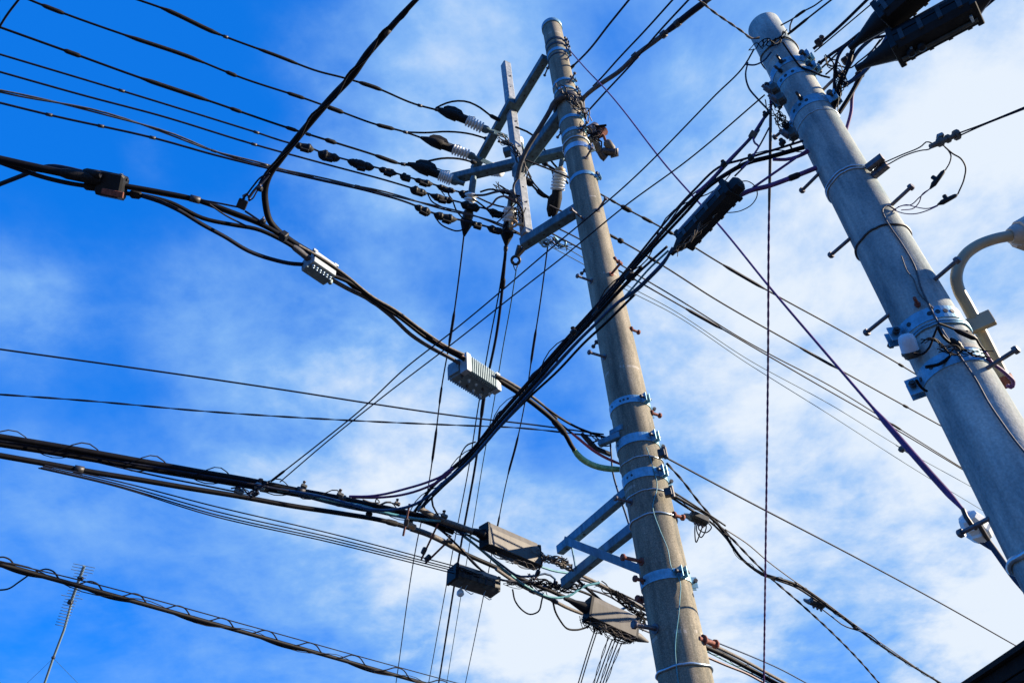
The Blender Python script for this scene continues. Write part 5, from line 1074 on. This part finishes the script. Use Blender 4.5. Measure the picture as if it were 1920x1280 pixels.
b = MB(); o8 = [(-.09, -.045), (.09, -.045), (.105, -.02), (.10, .03), (.05, .07), (-.05, .07), (-.10, .03), (-.105, -.02)]; b.prism(c0+hd*.02, c0+hd*.10, [(x*.62, y*.75) for x, y in o8], poly2=o8); b.prism(c0+hd*.10, c0+hd*.42, o8, poly2=[(x*.9, y*.8) for x, y in o8]); b.build('lamp_head', 'lampg', t)
b = MB(); b.box(c0+hd*.26-u_*.05, (hd, s_, u_), (.26, .14, .02), .2); b.build('lens', 'lens', t)
ps = PB.surf(1704, 648, .045); t = thing('light_sensor', 'pale round light sensor strapped to the left of the near pole', 'sensor', ps)
ax_ = nrm(PZ(1698, 628, depth(ps))-PZ(1711, 668, depth(ps)+.0)); c0 = PZ(1703, 646, depth(ps)-.01)
b = MB(); b.lathe(c0-ax_*.03, ax_, [(0, .037), (.05, .036), (.07, .030), (.078, .018), (.08, .004)], 16); b.build('dome', 'sensor', t)
b = MB(); b.lathe(c0-ax_*.03, -ax_, [(0, .039), (.012, .039), (.018, .033), (.03, .03), (.03, .02)], 16); b.build('base', 'boxd', t)
zs = depth(PB.surf(1790, 640, .03))
PG = 'black wires taped round the near pole below the lamp bracket'
for lb, pts, r, m in (('wire from the light sensor up to the tape on the near pole', [(1712, 662), (1728, 664), (1742, 652), (1750, 632), (1758, 612)], .005, 'black'),
                      ('wire from the tape down to the black connectors', [(1758, 612), (1766, 628), (1778, 640), (1792, 648), (1800, 652), (1830, 655), (1850, 660)], .006, 'black'),
                      ('upper wire from the tape to the lamp arm', [(1760, 606), (1776, 612), (1792, 618), (1812, 622), (1828, 632), (1838, 648), (1848, 660)], .005, 'black'),
                      ('wire bundle along the lower holed band', [(1736, 688), (1762, 682), (1782, 668), (1800, 655), (1822, 658), (1846, 670)], .007, 'black'),
                      ('wire descending from the lamp arm to the conduit end', [(1846, 660), (1860, 680), (1876, 692), (1890, 704), (1900, 716), (1897, 726), (1888, 722)], .008, 'purple'),
                      ('short wire hooked left of the lower band on the near pole', [(1718, 712), (1724, 722), (1732, 730), (1738, 733)], .006, 'black')):
    cable('taped_wire', lb, 'cable', [(*pts[0], -zs+.02)]+pts[1:-1]+[(*pts[-1], -zs-(.03 if pts[-1][0] > 1820 else 0))], r, m, PG, step=4.)
for a, c, lb in (((1790, 618), (1832, 636), 'black inline connector nearest the lamp arm'), ((1782, 634), (1806, 656), 'black inline connector in the middle of the near pole face')):
    z = zs-.02; t = thing('inline_connector', lb, 'connector', PZ(*a, z), 'black inline connectors by the near pole'); T = PZ(*c, z)-PZ(*a, z); L = np.linalg.norm(T); b = MB(); b.lathe(PZ(*a, z), T, [(0, .005), (L*.2, .011), (L*.8, .012), (L, .005)], 9); b.build('body', 'plastic', t); _, s_, u = frame(T); b = MB(); b.box(PZ(*a, z)+T*.62+u*.014, (nrm(T), s_, u), (.026, .02, .022), .2); b.build('lug', 'plastic', t)
# forked bracket line: two wires, spool insulator, drooping leads with connectors
zF = depth(fp_)-.04; FG = 'twin wires of the forked bracket'
cable('service_wire', 'upper wire from the forked bracket to the spool insulator', 'cable', [(1660, 304, -zF), (1692, 290), (1728, 274), (1738, 266), (1746, 268, -3.75)], .0032, 'navy', FG, step=5.)
cable('service_wire', 'lower wire from the forked bracket to the spool insulator', 'cable', [(1664, 309, -zF), (1694, 293), (1728, 282), (1742, 280), (1750, 275, -3.75)], .0032, 'navy', FG, step=5.)
cable('service_wire', 'upper wire from the spool insulator to the right edge', 'cable', [(1792, 252, -3.72), (1838, 235), (1924, 200, -3.45)], .0035, 'navy', FG)
cable('service_wire', 'lower wire from the spool insulator to the right edge', 'cable', [(1796, 256, -3.72), (1838, 237), (1924, 203, -3.45)], .0035, 'navy', FG)
z = 3.73; t = thing('spool_insulator', 'small grey spool insulator on the wires right of the near pole', 'insulator', PZ(1770, 264, z)); T = PZ(1796, 252, z)-PZ(1744, 275, z); L = np.linalg.norm(T); b = MB(); b.lathe(PZ(1744, 275, z), T, [(0, .012), (L*.25, .014), (L*.3, .022), (L*.42, .022), (L*.45, .014), (L*.58, .014), (L*.6, .021), (L*.68, .021), (L*.72, .012), (L*.88, .012), (L*.9, .026), (L, .026)], 10, smooth=False); b.build('spools', 'boxg', t)
_, s_, u = frame(T); b = MB(); b.box(PZ(1768, 260, z)+u*.02, (nrm(T), s_, u), (.03, .03, .02), .15); b.build('clip', 'alu', t)
z = 3.7
cable('looped_lead', 'thin lead drooping from the spool insulator to the upper connector', 'cable', [(1768, 272, -z), (1778, 282), (1783, 292), (1781, 304), (1772, 320, -z)], .003, 'navy', 'leads drooping from the spool insulator', step=3.)
cable('looped_lead', 'lead swinging wide from the spool insulator to the lower connector', 'cable', [(1772, 276, -z), (1786, 288), (1802, 298), (1810, 312), (1808, 334), (1796, 364, -z)], .0035, 'navy', 'leads drooping from the spool insulator', step=3.)
for (a, c, lb) in (((1771, 319), (1744, 354), 'dark lug connector, upper of two right of the near pole'), ((1795, 365), (1758, 384), 'dark lug connector, lower of two right of the near pole')):
    t = thing('lug_connector', lb, 'connector', PZ(*a, z), 'dark lug connectors right of the near pole'); T = PZ(*c, z)-PZ(*a, z); L = np.linalg.norm(T); _, s_, u = frame(T); b = MB(); b.lathe(PZ(*a, z), T, [(0, .004), (L*.12, .010), (L*.75, .013), (L*.85, .009), (L, .004)], 9); b.build('body', 'plastic', t); b = MB(); b.lathe(PZ(*a, z)+T*.5+u*.008, nrm(u-nrm(T)*.3), [(0, .010), (.022, .010), (.024, .006)], 9); b.build('lug', 'plastic', t)
for pts, lb in (([(1746, 352), (1724, 370), (1708, 384), (1690, 386), (1672, 396)], 'thin lead from the upper connector to the near pole'), ([(1744, 354), (1728, 366), (1724, 378), (1714, 390), (1690, 394)], 'second thin lead of the upper connector, kinked'), ([(1760, 384), (1740, 391), (1716, 388), (1700, 384), (1684, 388)], 'thin lead from the lower connector to the near pole'), ([(1758, 386), (1738, 395), (1715, 401), (1694, 400), (1676, 394)], 'lowest sagging lead of the lower connector')):
    cable('looped_lead', lb, 'cable', [(*pts[0], -z)]+pts[1:-1]+[(*pts[-1], -depth(PB.surf(1670, 392)))], .0026, 'purple', 'leads drooping from the spool insulator', step=4.)

# ------------------------------------------------------------------ far wire crossing the bottom left, and the antenna
hM = 4.2
def ym(x): return 1057+.276*x+.000006*x*x
mp = [(x, ym(x)) for x in range(-6, 860, 60)]
cable('messenger_cable', 'thick black lashed cable crossing the bottom left corner', 'cable', [(*mp[0], hM)]+mp[1:-1]+[(*mp[-1], hM)], .027, 'black', None, lash=(.05, 1.5, .006))
cable('messenger_cable', 'second black cable twined along the thick bottom left one', 'cable', [(x, ym(x)+4+3*math.sin(x/34.), hM) if x in (-6, 846) else (x, ym(x)+2+4*math.sin(x/26.)) for x in range(-6, 860, 12)], .015, 'black')
lp = []
for i in range(-1, 11):
    x = 10+82*i; lp += [(x-46, ym(x-46)+2), (x-26, ym(x-26)-4), (x-4, ym(x-4)-15), (x+8, ym(x+8)-14), (x+20, ym(x+20)-2)]
cable('lashing_wire', 'wire in high arched loops over the bottom left cable', 'cable', [(*lp[0], hM)]+lp[1:-1]+[(*lp[-1], hM)], .009, 'black', step=5.)
cable('messenger_wire', 'thin straight support wire above the looped bottom left cable', 'cable', [(-6, 1050, hM), (150, 1087), (480, 1176), (700, 1237), (880, 1286, hM)], .007, 'black')
cable('drop_line', 'thin wire curling down to the left edge under the looped cable', 'cable', [(56, 1076, hM), (36, 1090), (16, 1103), (-6, 1106, hM)], .010, 'black', step=5.)
zA = 26.; t = thing('tv_antenna', 'rooftop television antenna on a thin guyed mast, bottom left', 'antenna', PZ(82, 1290, zA))
b = MB(); b.tube([PZ(158, 1060, zA), PZ(146, 1092, zA), PZ(133, 1128, zA)], .05, 7); b.build('boom', 'alu', t)
b = MB(); b.tube([PZ(137, 1118, zA+.1), PZ(120, 1180, zA+.1), PZ(100, 1232, zA+.1), PZ(78, 1296, zA+.1)], .04, 7); b.build('mast', 'alu', t)
ev = nrm(PZ(179, 1065, zA)-PZ(139, 1057, zA))
for i in range(22):
    f = i/21; x, y = 158+(114-158)*f, 1060+(1172-1060)*f; L = .36 if i < 3 else (.36 if i == 11 else .22)
    if i >= 3 and i != 11: L *= (1.0-.15*f)
    b = MB(); q = PZ(x, y, zA); b.tube([q-ev*L, q+ev*L], .011, 4); b.build('element', 'alu', t)
b = MB(); b.box(PZ(151, 1083, zA), (ev, 0, Z), (.2, .09, .09), .2); b.build('dipole_box', 'plastic', t)
b = MB(); b.box(PZ(132, 1128, zA), (ev, 0, Z), (.16, .12, .16), .2); b.build('mast_clamp', 'dark', t)
b = MB(); b.box(PZ(100, 1232, zA), (ev, 0, Z), (.11, .09, .08), .2); b.build('guy_ring', 'dark', t)
for x1 in (40, 156): b = MB(); b.tube([PZ(100, 1233, zA), PZ(x1, 1290, zA)], .006, 4); b.build('guy', 'bare', t)

# ------------------------------------------------------------------ fine loose wires and tie ends
for pts, n_, seed, r, z, lb, m in (([(935, 352), (965, 372), (972, 400), (950, 425)], 22, 71, .007, HD/rz_(955, 390), 'fine loose wires round the foot of the frame post', 'black'),
                                   ([(945, 262), (968, 290), (985, 320)], 12, 73, .008, 10.6, 'fine wire ends about the crossing of post and crossarm', 'dark'),
                                   ([(1050, 168), (1075, 190), (1098, 215)], 14, 75, .007, 9.6, 'fine wires about the wrapped cable on the tall pole', 'dark'),
                                   ([(1090, 240), (1112, 258), (1122, 250)], 12, 77, .006, 8.9, 'fine wires hanging about the fuse switch', 'black'),
                                   ([(1556, 115), (1580, 150), (1566, 195)], 16, 79, .0035, 4.6, 'fine loose wires among the head cables of the near pole', 'black'),
                                   ([(1650, 95), (1688, 104), (1706, 92)], 8, 81, .0028, 4.2, 'fine wires under the longest closure tip', 'rope'),
                                   ([(1445, 200), (1462, 222), (1480, 250)], 14, 83, .0032, 4.55, 'fine wires hanging between stay and near pole', 'black'),
                                   ([(1000, 446), (1030, 452), (1060, 462)], 10, 85, .006, HL6/rz_(1030, 450), 'fine wires about the ring fittings', 'dark'),
                                   ([(1740, 640), (1780, 655), (1840, 665)], 10, 87, .0028, zs-.06, 'fine black wires about the inline connectors of the near pole', 'black')):
    rn = random.Random(seed); b = MB()
    for i in range(n_):
        i0 = rn.randrange(len(pts)-1); (x0, y0), (x1, y1) = pts[i0], pts[i0+1]; k = [(x0+(x1-x0)*f+rn.uniform(-9, 9), y0+(y1-y0)*f+rn.uniform(-9, 9)) for f in np.linspace(-.25, 1.25, 5)]
        dz = rn.uniform(-.05, .05)*(z/6); b.tube(path([(*k[0], -z-dz)]+k[1:-1]+[(*k[-1], -z+dz)], 3.)[0], r*rn.uniform(.6, 1.1), 5)
    tag(b.build('wire_tangle', m), lb, 'wires', None, 'stuff')
